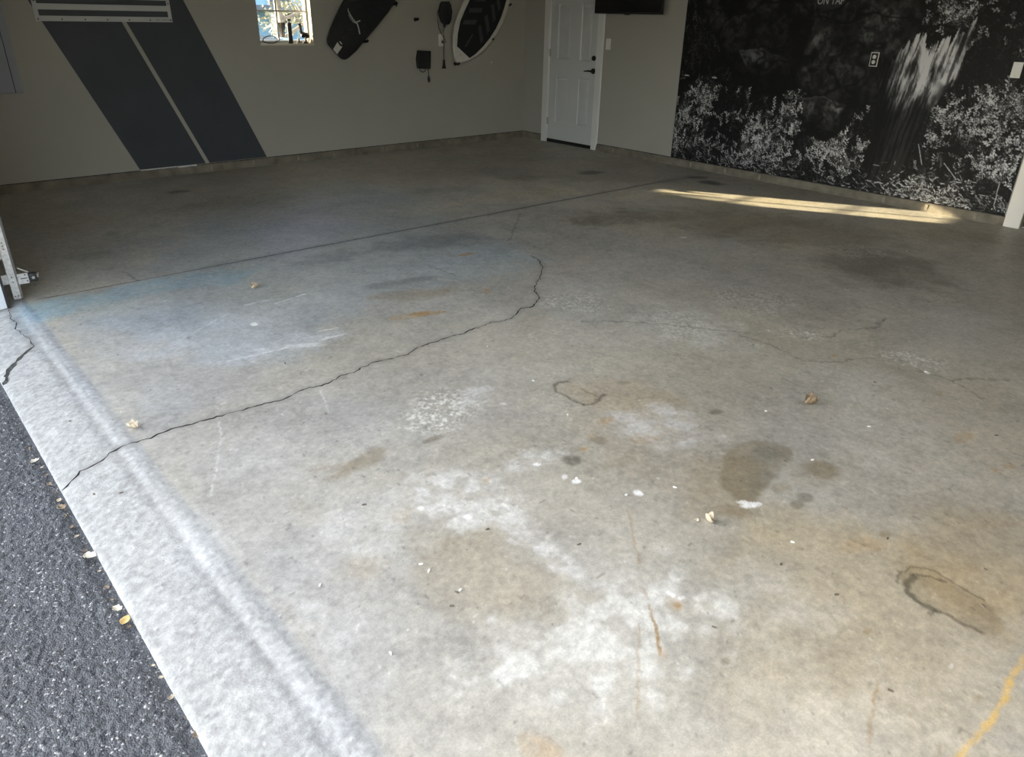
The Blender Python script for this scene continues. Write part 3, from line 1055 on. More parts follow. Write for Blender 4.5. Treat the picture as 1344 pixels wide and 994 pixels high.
# ================================================================== ROOM SHELL
# left wall with the window opening
WX0, WX1, WZ0, WZ1 = 3.495, 4.088, 1.188, 2.085
wl_b = MB()
Y1 = YW + .15
wl_b.box(XFO, WX0, YW, Y1, -.1, CEIL).box(WX1, XM + .15, YW, Y1, -.1, CEIL).box(WX0, WX1, YW, Y1, -.1, WZ0).box(WX0, WX1, YW, Y1, WZ1, CEIL)
wall_left = wl_b.build('wall_left', 'drywall')
tag(wall_left, 'greige painted left garage wall with dark slanted stripes', 'wall', kind='structure')
for xb0, xb1 in ((2.115, 2.752), (2.792, 3.409)):
    zt, zb, sl = CEIL, .085, .4185
    pts = [(xb0, YW + .002, zb), (xb1, YW + .002, zb), (xb1 - sl * (zt - zb), YW + .002, zt), (xb0 - sl * (zt - zb), YW + .002, zt)]
    MB().prism(pts, (0, -.0035, 0)).build('painted_stripe', 'stripe_paint', wall_left)

# back wall with the two doorways
D_L, D_R, D_T = 7.392, 6.567, 2.045       # entry door leaf
d2L, d2R = 1.735, .85                      # second doorway
wb_b = MB()
X1 = XM + .15
wb_b.box(XM, X1, D_L, Y1, -.1, CEIL).box(XM, X1, d2L, D_R, -.1, CEIL).box(XM, X1, YR - .15, d2R, -.1, CEIL)
wb_b.box(XM, X1, D_R, D_L, D_T, CEIL).box(XM, X1, d2R, d2L, 2.06, CEIL).box(XM, X1, D_R, D_L, -.1, -.002).box(XM, X1, d2R, d2L, -.1, -.002)
wall_back = wb_b.build('wall_back', 'drywall')
tag(wall_back, 'greige painted back garage wall with the white door', 'wall', kind='structure')

wr = box('wall_right', 'drywall', XFO, X1, YR - .15, YR, -.1, CEIL)
tag(wr, 'greige right garage wall', 'wall', kind='structure')
wf = MB().box(XFO, XF, OPEN_L + .02, YW, -.1, CEIL).box(XFO, XF, YR, OPEN_R, -.1, CEIL).box(XFO, XF, OPEN_R, OPEN_L + .02, OPEN_H, CEIL)
wf = wf.build('wall_front', 'siding')
tag(wf, 'front garage wall around the open overhead door', 'wall', kind='structure')
ce_ = box('ceiling', 'ceiling_paint', XFO - .3, X1 + .3, YR - .4, Y1 + .3, CEIL, CEIL + .12)
tag(ce_, 'pale garage ceiling', 'ceiling', kind='structure')


# stem-wall concrete curb under both walls, with ragged edge and lighter tie marks
def curb(name, a, b, axis, label, skip=()):
    root = None
    spans = []
    s = a
    for k0, k1 in skip:
        spans.append((s, k0))
        s = k1
    spans.append((s, b))
    vs, fs = [], []
    for s0, s1 in spans:
        n = max(2, int((s1 - s0) / .03))
        base = len(vs)
        for i in range(n + 1):
            t = s0 + (s1 - s0) * i / n
            o1 = .010 + .004 * math.sin(t * 37) * random.random() + random.uniform(0, .003)
            h = ZC + random.uniform(-.003, .003)
            prof = [(o1 + .012, -.01), (o1 + .006, h * .35), (o1, h - .006), (o1 - .005, h), (-.02, h)]
            for o, z in prof:
                vs.append((t, YW - o, z) if axis == 'x' else (XM - o, t, z))
        for i in range(n):
            for k in range(4):
                p = base + i * 5 + k
                fs.append((p, p + 5, p + 6, p + 1))
    me_ = bpy.data.meshes.new(name)
    me_.from_pydata(vs, [], fs)
    root = link_mesh(name, me_, 'stem_concrete')
    bm_ = bmesh.new()
    bm_.from_mesh(me_)
    bmesh.ops.recalc_face_normals(bm_, faces=bm_.faces[:])
    bm_.to_mesh(me_)
    bm_.free()
    tag(root, label, 'curb', kind='structure')
    return root


mat('tie_patch', (0.25, 0.225, 0.175), 0.85, var=0.3, scale=40)
cb_l = curb('baseboard_left', XF, XM, 'x', 'rough concrete curb along the foot of the striped wall')
cb_b = curb('baseboard_back', YR, YW, 'y', 'rough brown concrete curb along the foot of the door wall', skip=((d2R, 1.80), (D_R - .09, D_L + .09)))
for px, py in ((184 + 92, 214), (332, 212), (390, 204), (437, 198), (507, 194), (547, 190), (588, 186), (625, 183), (659, 180)):
    x, z = on_left(px, py)
    MB().box(x - .012, x + .012, YW - .0195, YW - .008, .012, ZC - .012, .002).build('tie_patch', 'tie_patch', cb_l)
for px, py in ((806, 198), (908, 213), (953, 222), (998, 231), (1160, 265), (1216, 274), (1280, 286)):
    y, z = on_back(px, py)
    MB().box(XM - .0195, XM - .008, y - .014, y + .014, .012, ZC - .012, .002).build('tie_patch', 'tie_patch', cb_b)
# solid dark strips painting the shaded gap of drywall edge above the curb
gp = box('gap_shadow_left', 'gap_dark', XF, XM, YW - .003, YW + .001, ZC, ZC + .006)
tag(gp, 'dark strip standing for the shadow gap above the curb of the striped wall', 'trim', kind='structure')
gp = MB().box(XM - .003, XM + .001, 1.86, D_R - .09, ZC, ZC + .007).box(XM - .003, XM + .001, D_L + .09, YW, ZC, ZC + .007).build('gap_shadow_back', 'gap_dark')
tag(gp, 'dark strip standing for the shadow gap above the curb of the door wall', 'trim', kind='structure')
# pale mudded strip and shim under the stripes
x0_, _ = on_left(184, 222)
x1_, _ = on_left(232, 218)
x2_, _ = on_left(258, 217)
sh = MB().box(x0_, x1_, YW - .004, YW, .076, .087).box(x1_ + .005, x2_, YW - .010, YW, .070, .085, .001).build('trim_3', 'white_paint')
tag(sh, 'chipped white strip below the dark stripes', 'trim', kind='structure')

# ---- front jamb (white exterior trim seen at the left edge)
jb = MB().box(XFO - .05, XF, OPEN_L, OPEN_L + .022, -.002, OPEN_H + .02, .003).build('trim_4', 'pvc_sky_tint', smooth=True)
tag(jb, 'white jamb board of the overhead door opening', 'trim', kind='structure')
jb2 = MB().box(XFO - .05, XF, OPEN_R - .022, OPEN_R, -.002, OPEN_H + .02, .003).build('trim_5', 'pvc_sky_tint', smooth=True)
tag(jb2, 'white jamb board beside the camera', 'trim', kind='structure')
ws_ = box('weather_strip', 'black_plastic', XF - .008, XF + .004, OPEN_L - .006, OPEN_L + .05, 0.0, OPEN_H, jb)

# ---- overhead-door track with bracket, roller and sensor
tr = empty('door_track', (.51, 4.79, 0))
tag(tr, 'galvanised steel overhead door track standing by the white jamb', 'door track')
TY = 4.775
prof = [(.487, 0.0), (.5225, 0.0), (.536, .016), (.536, .044), (.532, .044), (.532, .018), (.521, .004), (.4905, .004), (.4905, .048), (.487, .048)]
MB().prism([(x, TY + y, .012) for x, y in prof], (0, 0, 2.15)).build('rail', 'galvanised', tr)
for z in (.030, .112, .140, .30, .318, .336, .62, .64):
    for x in ((.497, .512) if z in (.030,) else (.505,)):
        MB().cyl((x, TY - .0012, z), (x, TY + .002, z), .0036, n=10).build('rivet', 'screw_dark', tr)
b_ = MB().box(.462, .489, TY + .012, TY + .016, .10, .155, .001).box(.446, .4640, TY + .012, TY + .05, .10, .155, .001)
b_.build('jamb_bracket', 'galvanised', tr)
b_ = MB().box(.462, .489, TY + .008, TY + .012, .245, .285, .001).cyl((.470, TY - .01, .262), (.470, TY + .03, .262), .016, n=16)
b_.build('roller', 'steel', tr)
sb_ = MB().box(.536, .584, TY + .006, TY + .009, .090, .150, .0008).box(.532, .537, TY + .006, TY + .04, .090, .150, .0008)
sbo = sb_.build('sensor_bracket', 'galvanised', tr)
for x, z, w in ((.570, .140, .004), (.575, .104, .004)):
    MB().cyl((x, TY + .0045, z), (x, TY + .0065, z), w, n=10).build('bracket_hole', 'screw_dark', sbo)
MB().box(.545, .578, TY + .0048, TY + .0062, .1190, .1240, .0004).build('bracket_slot', 'screw_dark', sbo)
sn = MB().box(.586, .624, TY - .010, TY + .022, .098, .145, .004).build('sensor', 'black_plastic', tr, smooth=True)
MB().cyl((.605, TY - .012, .121), (.605, TY - .009, .121), .008, n=14).build('lens', 'steel', sn)
MB().box(.624, .634, TY - .002, TY + .012, .115, .135, .003).tube([(.628, TY + .005, .13), (.634, TY + .003, .142), (.638, TY + .002, .136)], .0025).build('wing_nut', 'steel', sn)
wire = []
for i in range(40):
    t = i / 39
    wire.append((.545 + .045 * t, TY + .012 + .003 * math.cos(i * 1.6), .182 - .030 * t + .0025 * math.sin(i * 1.6)))
MB().tube(wire, .0019, 6).build('wire', 'plate_white', sn)

# ---- window
win = empty('window_1', ((WX0 + WX1) / 2, YW + .1, WZ0))
tag(win, 'bright gridded window in the striped wall', 'window', kind='structure')
fy0, fy1 = YW + .085, YW + .150
MB().box(WX0, WX0 + .035, fy0, fy1, WZ0, WZ1, .003).box(WX1 - .020, WX1, fy0, fy1, WZ0, WZ1, .003).box(WX0 + .035, WX1 - .020, fy0, fy1, WZ0, WZ0 + .035, .003) \
    .box(WX0 + .035, WX1 - .020, fy0, fy1, WZ1 - .035, WZ1, .003).build('frame', 'white_paint', win)
MB().box(WX1 - .005, WX1 + .001, YW + .002, fy0, WZ0 + .005, WZ1, .001).build('jamb_liner', 'sill_wood', win)
MB().box(WX0 - .004, WX1 + .004, YW - .002, fy0, WZ0 - .014, WZ0 + .004, .002).build('sill', 'sill_wood', win)
xm_ = WX0 + .255
mz = [WZ0 + .035, 1.498, 1.79, WZ1 - .035]
MB().box(xm_ - .010, xm_ + .010, fy0 + .022, fy0 + .042, WZ0 + .035, WZ1 - .035, .002).build('muntin', 'white_paint', win)
for z in mz[1:3]:
    MB().box(WX0 + .035, xm_ - .010, fy0 + .022, fy0 + .042, z - .009, z + .009, .002).build('muntin', 'white_paint', win)
    MB().box(xm_ + .010, WX1 - .020, fy0 + .022, fy0 + .042, z - .009, z + .009, .002).build('muntin', 'white_paint', win)
for za, zb in zip(mz, mz[1:]):
    for xa, xb in ((WX0 + .035, xm_), (xm_, WX1 - .020)):
        box('pane', 'glass', xa, xb, fy0 + .030, fy0 + .034, za, zb, win)

# ---- entry door (door_1) with casing, panels, handle, hinges
d1 = empty('door_1', (XM, (D_L + D_R) / 2, 0))
tag(d1, 'white six-panel door in the back wall', 'door', kind='structure')
LX0, LX1 = XM + .010, XM + .050        # leaf thickness
panels = []
yl0, yl1, yr0, yr1 = 7.262, 7.035, 6.865, 6.672
for z0, z1 in ((.262, .815), (1.015, 1.640), (1.745, 1.925)):
    panels += [(yl1, yl0, z0, z1), (yr1, yr0, z0, z1)]
# leaf: stiles, rails and recessed fields as one moulded skin
lf = MB()
ys = [D_R + .004, yr1, yr0, yl1, yl0, D_L - .004]
zs = [.042, .262, .815, 1.015, 1.640, 1.745, 1.925, D_T - .006]
lf.box(LX0, LX1, ys[0], ys[1], zs[0], zs[-1]).box(LX0, LX1, ys[2], ys[3], zs[0], zs[-1]).box(LX0, LX1, ys[4], ys[5], zs[0], zs[-1])
for ya, yb in ((ys[1], ys[2]), (ys[3], ys[4])):
    for za, zb in ((zs[0], zs[1]), (zs[2], zs[3]), (zs[4], zs[5]), (zs[6], zs[7])):
        lf.box(LX0, LX1, ya, yb, za, zb)
leaf_o = lf.build('leaf', 'door_paint', d1)
for ya, yb, za, zb in panels:
    b2 = bmesh.new()
    ins = [(0, .0), (.010, .012), (.022, .012), (.040, .004)]
    rings = []
    for o, dx in ins:
        rings.append([b2.verts.new((LX0 + dx, *c)) for c in ((ya + o, za + o), (yb - o, za + o), (yb - o, zb - o), (ya + o, zb - o))])
    for A, B in zip(rings, rings[1:]):
        for k in range(4):
            b2.faces.new((A[k], A[(k + 1) % 4], B[(k + 1) % 4], B[k]))
    b2.faces.new(rings[-1])
    m_ = MB()
    m_._merge(b2)
    m_.build('panel', 'door_paint', leaf_o)
box('door_sweep', 'gap_dark', XM + .004, XM + .055, D_R, D_L, 0.0, .040, d1)
CW = .088
cas = MB().prism([(XM - .018, D_L, 0.0), (XM - .018, D_L + CW, 0.0), (XM - .010, D_L + CW + .008, 0.0), (XM + .002, D_L + CW + .008, 0.0), (XM + .002, D_L, 0.0)], (0, 0, D_T + CW))
cas.build('casing', 'casing_paint', d1)
cas = MB().prism([(XM - .018, D_R, 0.0), (XM - .018, D_R - CW, 0.0), (XM - .010, D_R - CW - .008, 0.0), (XM + .002, D_R - CW - .008, 0.0), (XM + .002, D_R, 0.0)], (0, 0, D_T + CW))
cas.build('casing', 'casing_paint', d1)
box('casing', 'casing_paint', XM - .018, XM + .002, D_R, D_L, D_T, D_T + CW, d1, .003)
box('stop', 'casing_paint', XM - .002, XM + .010, D_L - .004, D_L + .001, 0.0, D_T, d1)
for z in (.264, 1.085, 1.86):
    hg = MB().cyl((XM - .004, D_L - .003, z - .045), (XM - .004, D_L - .003, z + .045), .007, n=12).box(XM - .002, XM + .0005, D_L - .03, D_L, z - .045, z + .045)
    hg.build('hinge', 'steel', d1)
kb = MB().cyl((LX0 + .001, 6.622, .910), (LX0 - .012, 6.622, .910), .033, .031, 20).cyl((LX0 - .010, 6.622, .910), (LX0 - .050, 6.622, .910), .012, n=14)
kb = kb.build('handle', 'black_metal', d1, smooth=True)
MB().tube([(LX0 - .046, 6.618, .910), (LX0 - .050, 6.660, .912), (LX0 - .046, 6.700, .908), (LX0 - .040, 6.742, .906)], [.011, .010, .008, .006], 10).build('lever', 'black_metal', kb, smooth=True)
MB().cyl((LX0 + .001, 6.623, 1.054), (LX0 - .014, 6.623, 1.054), .030, .028, 20).box(LX0 - .026, LX0 - .012, 6.619, 6.627, 1.036, 1.072, .002).build('deadbolt', 'black_metal', d1, smooth=True)

# ---- second doorway at the right edge: white casing and dark door
d2 = empty('door_2', (XM, (d2L + d2R) / 2, 0))
tag(d2, 'dark door with white casing at the right edge beside the mural', 'door', kind='structure')
MB().box(XM - .024, XM + .002, d2L, d2L + .120, 0, 2.14, .004).build('casing', 'trim_sun_bounce', d2, smooth=True)
MB().box(XM - .024, XM + .002, d2R - .12, d2R, 0, 2.14, .004).build('casing', 'trim_sun_bounce', d2, smooth=True)
MB().box(XM - .024, XM + .002, d2R, d2L, 2.06, 2.18, .004).build('casing', 'trim_sun_bounce', d2, smooth=True)
MB().box(XM + .05, XM + .09, d2R + .003, d2L - .003, .01, 2.05, .002).build('leaf', 'brown_wood', d2)
MB().box(XM + .044, XM + .052, d2R + .01, d2L - .004, .055, .066, .001).build('sweep_strip', 'plate_white', d2)

# ================================================================== MURAL (flat print of foliage, boulders and a broken stump)
MY0, MY1, MZ0, MZ1 = 1.868, 5.322, .083, 2.45
RES = .0062
nu, nv = int((MY1 - MY0) / RES), int((MZ1 - MZ0) / RES)
U, Wv = np.meshgrid(np.linspace(MY0, MY1, nu), np.linspace(MZ0, MZ1, nv), indexing='ij')
IMG = .006 + .014 * fbm(U * 9, Wv * 9, 4, 400)


def B(pts):
    return np.array([on_back(x, y) for x, y in pts])


def shape(px, val, rim=.0, tex=.5, tsc=30, feather=.012, light=(-.3, .7), seed=0, warp=.05):
    poly = B(px)
    uu = U + warp * (fbm(U * 8, Wv * 8, 3, 410 + seed) - .5)
    vv = Wv + warp * (fbm(U * 8, Wv * 8, 3, 420 + seed) - .5)
    d = sdpoly(uu, vv, poly)
    m = 1 - smooth(-feather, feather, d)
    c = poly.mean(0)
    ext = poly.max(0) - poly.min(0)
    sh = .55 + .9 * (light[0] * (uu - c[0]) / ext[0] + light[1] * (vv - c[1]) / ext[1])
    depth = np.clip(-d / (.25 * ext.min()), 0, 1)
    v = val * np.clip(sh, .12, 1.5) * (.35 + .65 * depth) * (1 - tex / 2 + tex * fbm(U * tsc, Wv * tsc, 5, 430 + seed))
    IMG[:] = IMG * (1 - m) + v * m
    return m


def rock(px, val, seed, light=(.25, .8), warp=.09, grain=(22, 22), fold=0.0):
    """a printed weathered boulder: creased, grainy, lit from above"""
    poly = B(px)
    uu = U + warp * (fbm(U * 5, Wv * 5, 4, 410 + seed) - .5)
    vv = Wv + warp * (fbm(U * 5, Wv * 5, 4, 420 + seed) - .5)
    d = sdpoly(uu, vv, poly)
    m = 1 - smooth(-.010, .010, d)
    lo, hi = poly.min(0), poly.max(0)
    c, ext = (lo + hi) / 2, hi - lo
    sh = .5 + light[0] * (uu - c[0]) / ext[0] + light[1] * (vv - c[1]) / ext[1]
    rel = fbm(U * 6, Wv * 6, 4, 440 + seed)
    crease = 1 - smooth(.0, .045, np.abs(fbm(U * 2.6 + 3, Wv * 4.2, 3, 445 + seed) - .5))
    tex = fbm(U * grain[0], Wv * grain[1], 5, 430 + seed, .65)
    v = val * np.clip(sh, .10, 1.4) * (.45 + 1.1 * smooth(.3, .7, rel)) * (.45 + 1.1 * smooth(.3, .72, tex))
    v = v * (1 - .75 * crease) * (.40 + .60 * smooth(0, .05, -d))
    v = v + val * .55 * np.exp(-((d + .016) / .010) ** 2) * smooth(.5, .9, sh)
    IMG[:] = IMG * (1 - m) + np.clip(v, .004, 1) * m
    return m


MASK = np.zeros_like(IMG)
for k, (px, val) in enumerate((
        ([(928, -80), (922, 14), (940, 50), (958, 92), (1000, 116), (1055, 108), (1082, 40), (1082, -80)], .050),
        ([(972, 66), (1002, 62), (1034, 78), (1050, 112), (1020, 128), (986, 118)], .060),
        ([(1078, -80), (1064, 40), (1046, 108), (1075, 138), (1120, 148), (1160, 134), (1200, 80), (1215, 20), (1210, -80)], .100),
        ([(1050, 128), (1082, 124), (1112, 142), (1106, 172), (1084, 188), (1052, 176)], .120))):
    MASK = np.maximum(MASK, rock(px, val, 3 * k))
# leaning broken stump: bark grain along its axis, pale splintered top
(ax0, az0), (ax1, az1) = on_back(1150, 244), on_back(1216, 60)
sl_ = (ax1 - ax0) / (az1 - az0)
axis_u = ax0 + sl_ * (Wv - az0)
t_ = np.clip((Wv - az0) / (az1 - az0), 0, 1)
half = np.interp(t_, [0, .12, .35, .6, .8, 1], [.36, .27, .23, .30, .42, .40])
cu_ = U - axis_u
jag = az1 + .02 + .34 * (fbm(cu_ * 22, U * 0 + 4, 3, 470, .7) - .5) - .35 * cu_
dd = np.maximum(np.abs(cu_ + .05 * (fbm(U * 3, Wv * 6, 3, 471) - .5)) - half * .80, Wv - jag)
m = 1 - smooth(-.006, .006, dd)
gr_ = fbm(cu_ * 60, Wv * 5, 4, 472, .6)
round_ = np.clip(1.0 - (cu_ / (half * .85) + .25) ** 2, .10, 1)
tone = .030 + .21 * smooth(.52, .80, t_ + .10 * (fbm(U * 8, Wv * 8, 3, 474) - .5)) * (.4 + 1.2 * smooth(.35, .65, fbm(U * 9, Wv * 7, 3, 473)))
tone = tone * (.35 + 1.2 * smooth(.34, .66, gr_)) * round_
IMG[:] = IMG * (1 - m) + tone * m
MASK = np.maximum(MASK, m)


def stamp(u, v, a, b, ang, val):
    """one printed leaf"""
    r = max(a, b) * 1.1
    i0, i1 = int((u - r - MY0) / RES), int((u + r - MY0) / RES) + 2
    j0, j1 = int((v - r - MZ0) / RES), int((v + r - MZ0) / RES) + 2
    i0, j0, i1, j1 = max(i0, 0), max(j0, 0), min(i1, nu), min(j1, nv)
    if i1 <= i0 or j1 <= j0:
        return
    x, y = U[i0:i1, j0:j1] - u, Wv[i0:i1, j0:j1] - v
    c, s = math.cos(ang), math.sin(ang)
    p, q = (x * c + y * s) / a, (-x * s + y * c) / b
    m = np.clip(1.6 - 1.5 * (p * p + q * q), 0, 1)
    IMG[i0:i1, j0:j1] = IMG[i0:i1, j0:j1] * (1 - m) + val * (.75 + .5 * (q + 1) / 2) * m


dens = fbm(U * 2.6, Wv * 2.6, 4, 450)
fine = fbm(U * 9, Wv * 9, 3, 460)


def cell(u, v):
    return min(max(int((u - MY0) / RES), 0), nu - 1), min(max(int((v - MZ0) / RES), 0), nv - 1)


def gloom(u, v):            # the printed upper left is darker than the rest
    i, j = cell(u, v)
    return smooth(3.6, 4.4, u) * smooth(.74, .98, v + .12 * (dens[i, j] - .5))


for t in range(15000):      # dim leaves in the depth of the thicket
    u, v = RNG.uniform(MY0, MY1), MZ0 + (1.85 - MZ0) * RNG.random()
    i, j = cell(u, v)
    if MASK[i, j] > .35:
        continue
    sz = RNG.uniform(.006, .018)
    stamp(u, v, sz, sz * RNG.uniform(.3, .6), RNG.uniform(0, math.pi), (.006 + .045 * RNG.random() ** 2) * (1 - .75 * gloom(u, v)))
sprigs = []
while len(sprigs) < 2300:   # lit sprigs: a stem with leaves on both sides
    u, v = RNG.uniform(MY0, MY1), MZ0 + (1.85 - MZ0) * RNG.random()
    i, j = cell(u, v)
    if MASK[i, j] > .3 or RNG.random() > (.12 + .95 * smooth(.42, .60, dens[i, j])) * (.25 + .9 * smooth(.42, .60, fine[i, j])):
        continue
    sprigs.append((u, v))
for u, v in sprigs:
    i, j = cell(u, v)
    lum = (.05 + .52 * RNG.random() ** 2.4) * (1 - .82 * gloom(u, v)) * (1.15 if v < .8 else .85) * (.6 + .6 * smooth(.45, .62, dens[i, j]))
    ang = RNG.normal(math.pi / 2, .8)
    n_l = int(RNG.integers(4, 11))
    ls = RNG.uniform(.008, .015)
    for q in range(n_l):
        ang += RNG.normal(0, .18)
        u += math.cos(ang) * ls * .95
        v += math.sin(ang) * ls * .95
        ii, jj = cell(u, v)
        if MASK[ii, jj] > .5:
            break
        sd = 1 if q % 2 else -1
        la = ang + sd * RNG.uniform(.5, 1.1)
        stamp(u + math.cos(la) * ls * .7, v + math.sin(la) * ls * .7, ls * RNG.uniform(.7, 1.1), ls * RNG.uniform(.3, .5), la, lum * RNG.uniform(.35, 1.25))
# blades of grass and stems along the printed ground
for t in range(900):
    u = RNG.uniform(MY0, MY1)
    v = MZ0 + abs(RNG.normal(0, .10))
    bright = RNG.random() ** 2
    stamp(u, v, RNG.uniform(.02, .05), RNG.uniform(.003, .005), RNG.normal(.35, .5), .02 + .24 * bright ** 2)
uu0, vv0 = on_back(1210, 250)
for t in range(420):                       # pale litter heap right of the stump
    u, v = RNG.normal(uu0, .22), MZ0 + abs(RNG.normal(.04, .10))
    stamp(u, v, RNG.uniform(.010, .028), RNG.uniform(.003, .006), RNG.normal(.1, .7), .05 + .45 * RNG.random() ** 2)
for px in ([(1210, 215), (1206, 190)], [(1240, 215), (1255, 235)], [(1305, 270), (1312, 240)]):
    (ua, va), (ub, vb) = on_back(*px[0]), on_back(*px[1])
    for t in np.linspace(0, 1, 16):
        stamp(ua + (ub - ua) * t, va + (vb - va) * t, .008, .004, math.atan2(vb - va, ub - ua), .30)
# two small pale dashes left of the boulders
for x, y in ((902, 99), (938, 102)):
    ua, va = on_back(x, y)
    stamp(ua, va, .040, .007, 0.02, .30)
IMG = np.clip(IMG * (.45 + 1.1 * smooth(.0, .22, IMG)), .004, .62)
mi, mj = np.meshgrid(np.arange(nu - 1), np.arange(nv - 1), indexing='ij')
mq = np.stack([(mi * nv + mj).ravel(), (mi * nv + mj + 1).ravel(), ((mi + 1) * nv + mj + 1).ravel(), ((mi + 1) * nv + mj).ravel()], -1)
MX = XM - .006
MV = np.stack([np.full(U.size, MX), U.ravel(), Wv.ravel()], -1)
mb = len(MV)
MV = np.concatenate([MV, np.array([(XM, MY0, MZ0), (XM, MY1, MZ0), (XM, MY1, MZ1), (XM, MY0, MZ1)])])
c00, c10, c11, c01 = 0, (nu - 1) * nv, (nu - 1) * nv + nv - 1, nv - 1
side = np.array([[c00, c10, mb + 1, mb], [c10, c11, mb + 2, mb + 1], [c11, c01, mb + 3, mb + 2], [c01, c00, mb, mb + 3]])
mme = np_mesh('mural', MV, [mq, side])
pa = mme.attributes.new('print_grey', 'FLOAT', 'POINT')
pa.data.foreach_set('value', np.concatenate([IMG.ravel(), np.full(4, .02)]).astype(np.float32))


def mural_mat():
    m, nt, b = new_mat('mural_print')
    N, L = nt.nodes, nt.links
    at = N.new('ShaderNodeAttribute')
    at.attribute_name = 'print_grey'
    sc = N.new('ShaderNodeVectorMath')
    sc.operation = 'SCALE'
    sc.inputs[0].default_value = (.98, 1.0, 1.02)
    L.new(at.outputs['Fac'], sc.inputs['Scale'])
    L.new(sc.outputs[0], b.inputs['Base Color'])
    b.inputs['Roughness'].default_value = .6
    b.inputs['Specular IOR Level'].default_value = .25
    MATS['mural_print'] = m


mural_mat()
mural_o = empty('wall_mural', (MX, (MY0 + MY1) / 2, MZ0))
tag(mural_o, 'large black-and-white foliage and boulder mural on the back wall', 'mural')
pr_ = link_mesh('print', mme, 'mural_print', mural_o)
MB().box(XM - .012, XM, MY1, MY1 + .022, MZ0, MZ1, .002).build('edge_strip', 'drywall', mural_o)

# ---- round black sign on the mural
tap_c = (3.737, 1.785)
tp = empty('round_sign', (MX - .01, tap_c[0], tap_c[1]))
tag(tp, 'round black sign lettered ON TAP hung on the mural', 'sign')
MB().cyl((MX - .001, *tap_c), (MX - .016, *tap_c), .20, .196, 48).build('disc', 'black_plastic', tp, smooth=True)
ring_pts = [(MX - .017, tap_c[0] + .190 * math.cos(t), tap_c[1] + .190 * math.sin(t)) for t in np.linspace(0, 2 * math.pi, 49)]
MB().tube(ring_pts, .004, 6).build('rim', 'black_metal', tp)


def text_mesh(name, body, size, loc, rot, m, parent, depth=.001, shear=0.0, align='CENTER', xs=1.0):
    cu = bpy.data.curves.new(name, 'FONT')
    cu.body = body
    cu.size = size
    cu.extrude = depth
    cu.shear = shear
    cu.align_x = align
    o = bpy.data.objects.new(name + '_tmp', cu)
    col.objects.link(o)
    dg = bpy.context.evaluated_depsgraph_get()
    me_ = bpy.data.meshes.new_from_object(o.evaluated_get(dg))
    me_.transform(Matrix.Translation(loc) @ rot @ Matrix.Diagonal((xs, 1, 1, 1)))
    bpy.data.objects.remove(o)
    bpy.data.curves.remove(cu)
    me_.materials.clear()
    return link_mesh(name, me_, m, parent)


# text plane facing -X: text x -> -Y, text y -> +Z, normal -> -X
ROT_B = Matrix(((0, 0, -1, 0), (-1, 0, 0, 0), (0, 1, 0, 0), (0, 0, 0, 1)))
text_mesh('lettering', 'ON TAP', .088, (MX - .0175, tap_c[0] - .004, 1.644), ROT_B, 'decal_grey', tp, shear=.12, xs=.80)

# ---- outlet in the mural
oy, oz = on_back(1148, 78)
op = empty('outlet_plate', (MX, oy, oz - .06))
tag(op, 'black duplex outlet with pale rim set in the mural', 'outlet')
MB().box(MX - .006, MX, oy - .036, oy + .036, oz - .058, oz + .058, .002).build('rim', 'plate_white', op)
MB().box(MX - .0085, MX - .005, oy - .030, oy + .030, oz - .052, oz + .052, .001).build('face', 'black_plastic', op)
for dz in (-.021, .021):
    rc = MB().cyl((MX - .0110, oy, oz + dz), (MX - .008, oy, oz + dz), .0155, n=18).build('receptacle', 'plate_white', op)
    MB().box(MX - .0116, MX - .0105, oy - .008, oy - .005, oz + dz - .003, oz + dz + .006).box(MX - .0116, MX - .0105, oy + .005, oy + .008, oz + dz - .003, oz + dz + .006).build('slot', 'gap_dark', rc)


def switch_plate(name, X, y, z, label, w=.07, h=.115):
    t = empty(name, (X, y, z - h / 2))
    tag(t, label, 'switch')
    MB().box(X - .006, X, y - w / 2, y + w / 2, z - h / 2, z + h / 2, .002).build('plate', 'plate_white', t, smooth=True)
    MB().box(X - .013, X - .005, y - .005, y + .005, z - .012, z + .010, .002).build('toggle', 'plate_white', t)
    for dz in (-.042, .042):
        MB().cyl((X - .0068, y, z + dz), (X - .0055, y, z + dz), .0032, n=10).build('screw', 'steel', t)
    return t


y_, z_ = on_back(1335, 92)
switch_plate('light_switch', MX, y_, z_, 'white switch plate over the mural foliage near the right edge')
y_, z_ = on_back(798.5, 58)
switch_plate('light_switch', XM, y_ - .002, z_, 'white switch plate touching the door casing below the television', w=.072, h=.118)

# ---- television on a wall arm
tv = empty('television', (6.97, 6.03, 1.535))
tag(tv, 'black flat television on the back wall overlapping the door', 'television')
ty0, ty1 = on_back(868, 19.5, 6.95)[0], on_back(780, 18, 6.95)[0]
MB().box(6.95, 6.985, ty0, ty1, 1.537, 2.13, .004).build('bezel', 'black_plastic', tv, smooth=True)
MB().box(6.9485, 6.951, ty0 + .008, ty1 - .008, 1.555, 2.12, .0005).build('screen', 'black_gloss', tv)
MB().box(6.952, 6.97, (ty0 + ty1) / 2 - .035, (ty0 + ty1) / 2 + .035, 1.528, 1.540, .002).build('logo_bar', 'black_plastic', tv)
MB().box(6.985, 7.02, ty0 + .2, ty1 - .2, 1.62, 2.0, .01).build('back_housing', 'black_plastic', tv)
MB().box(7.02, XM, (ty0 + ty1) / 2 - .12, (ty0 + ty1) / 2 + .12, 1.72, 1.92, .004).build('wall_mount', 'black_metal', tv)

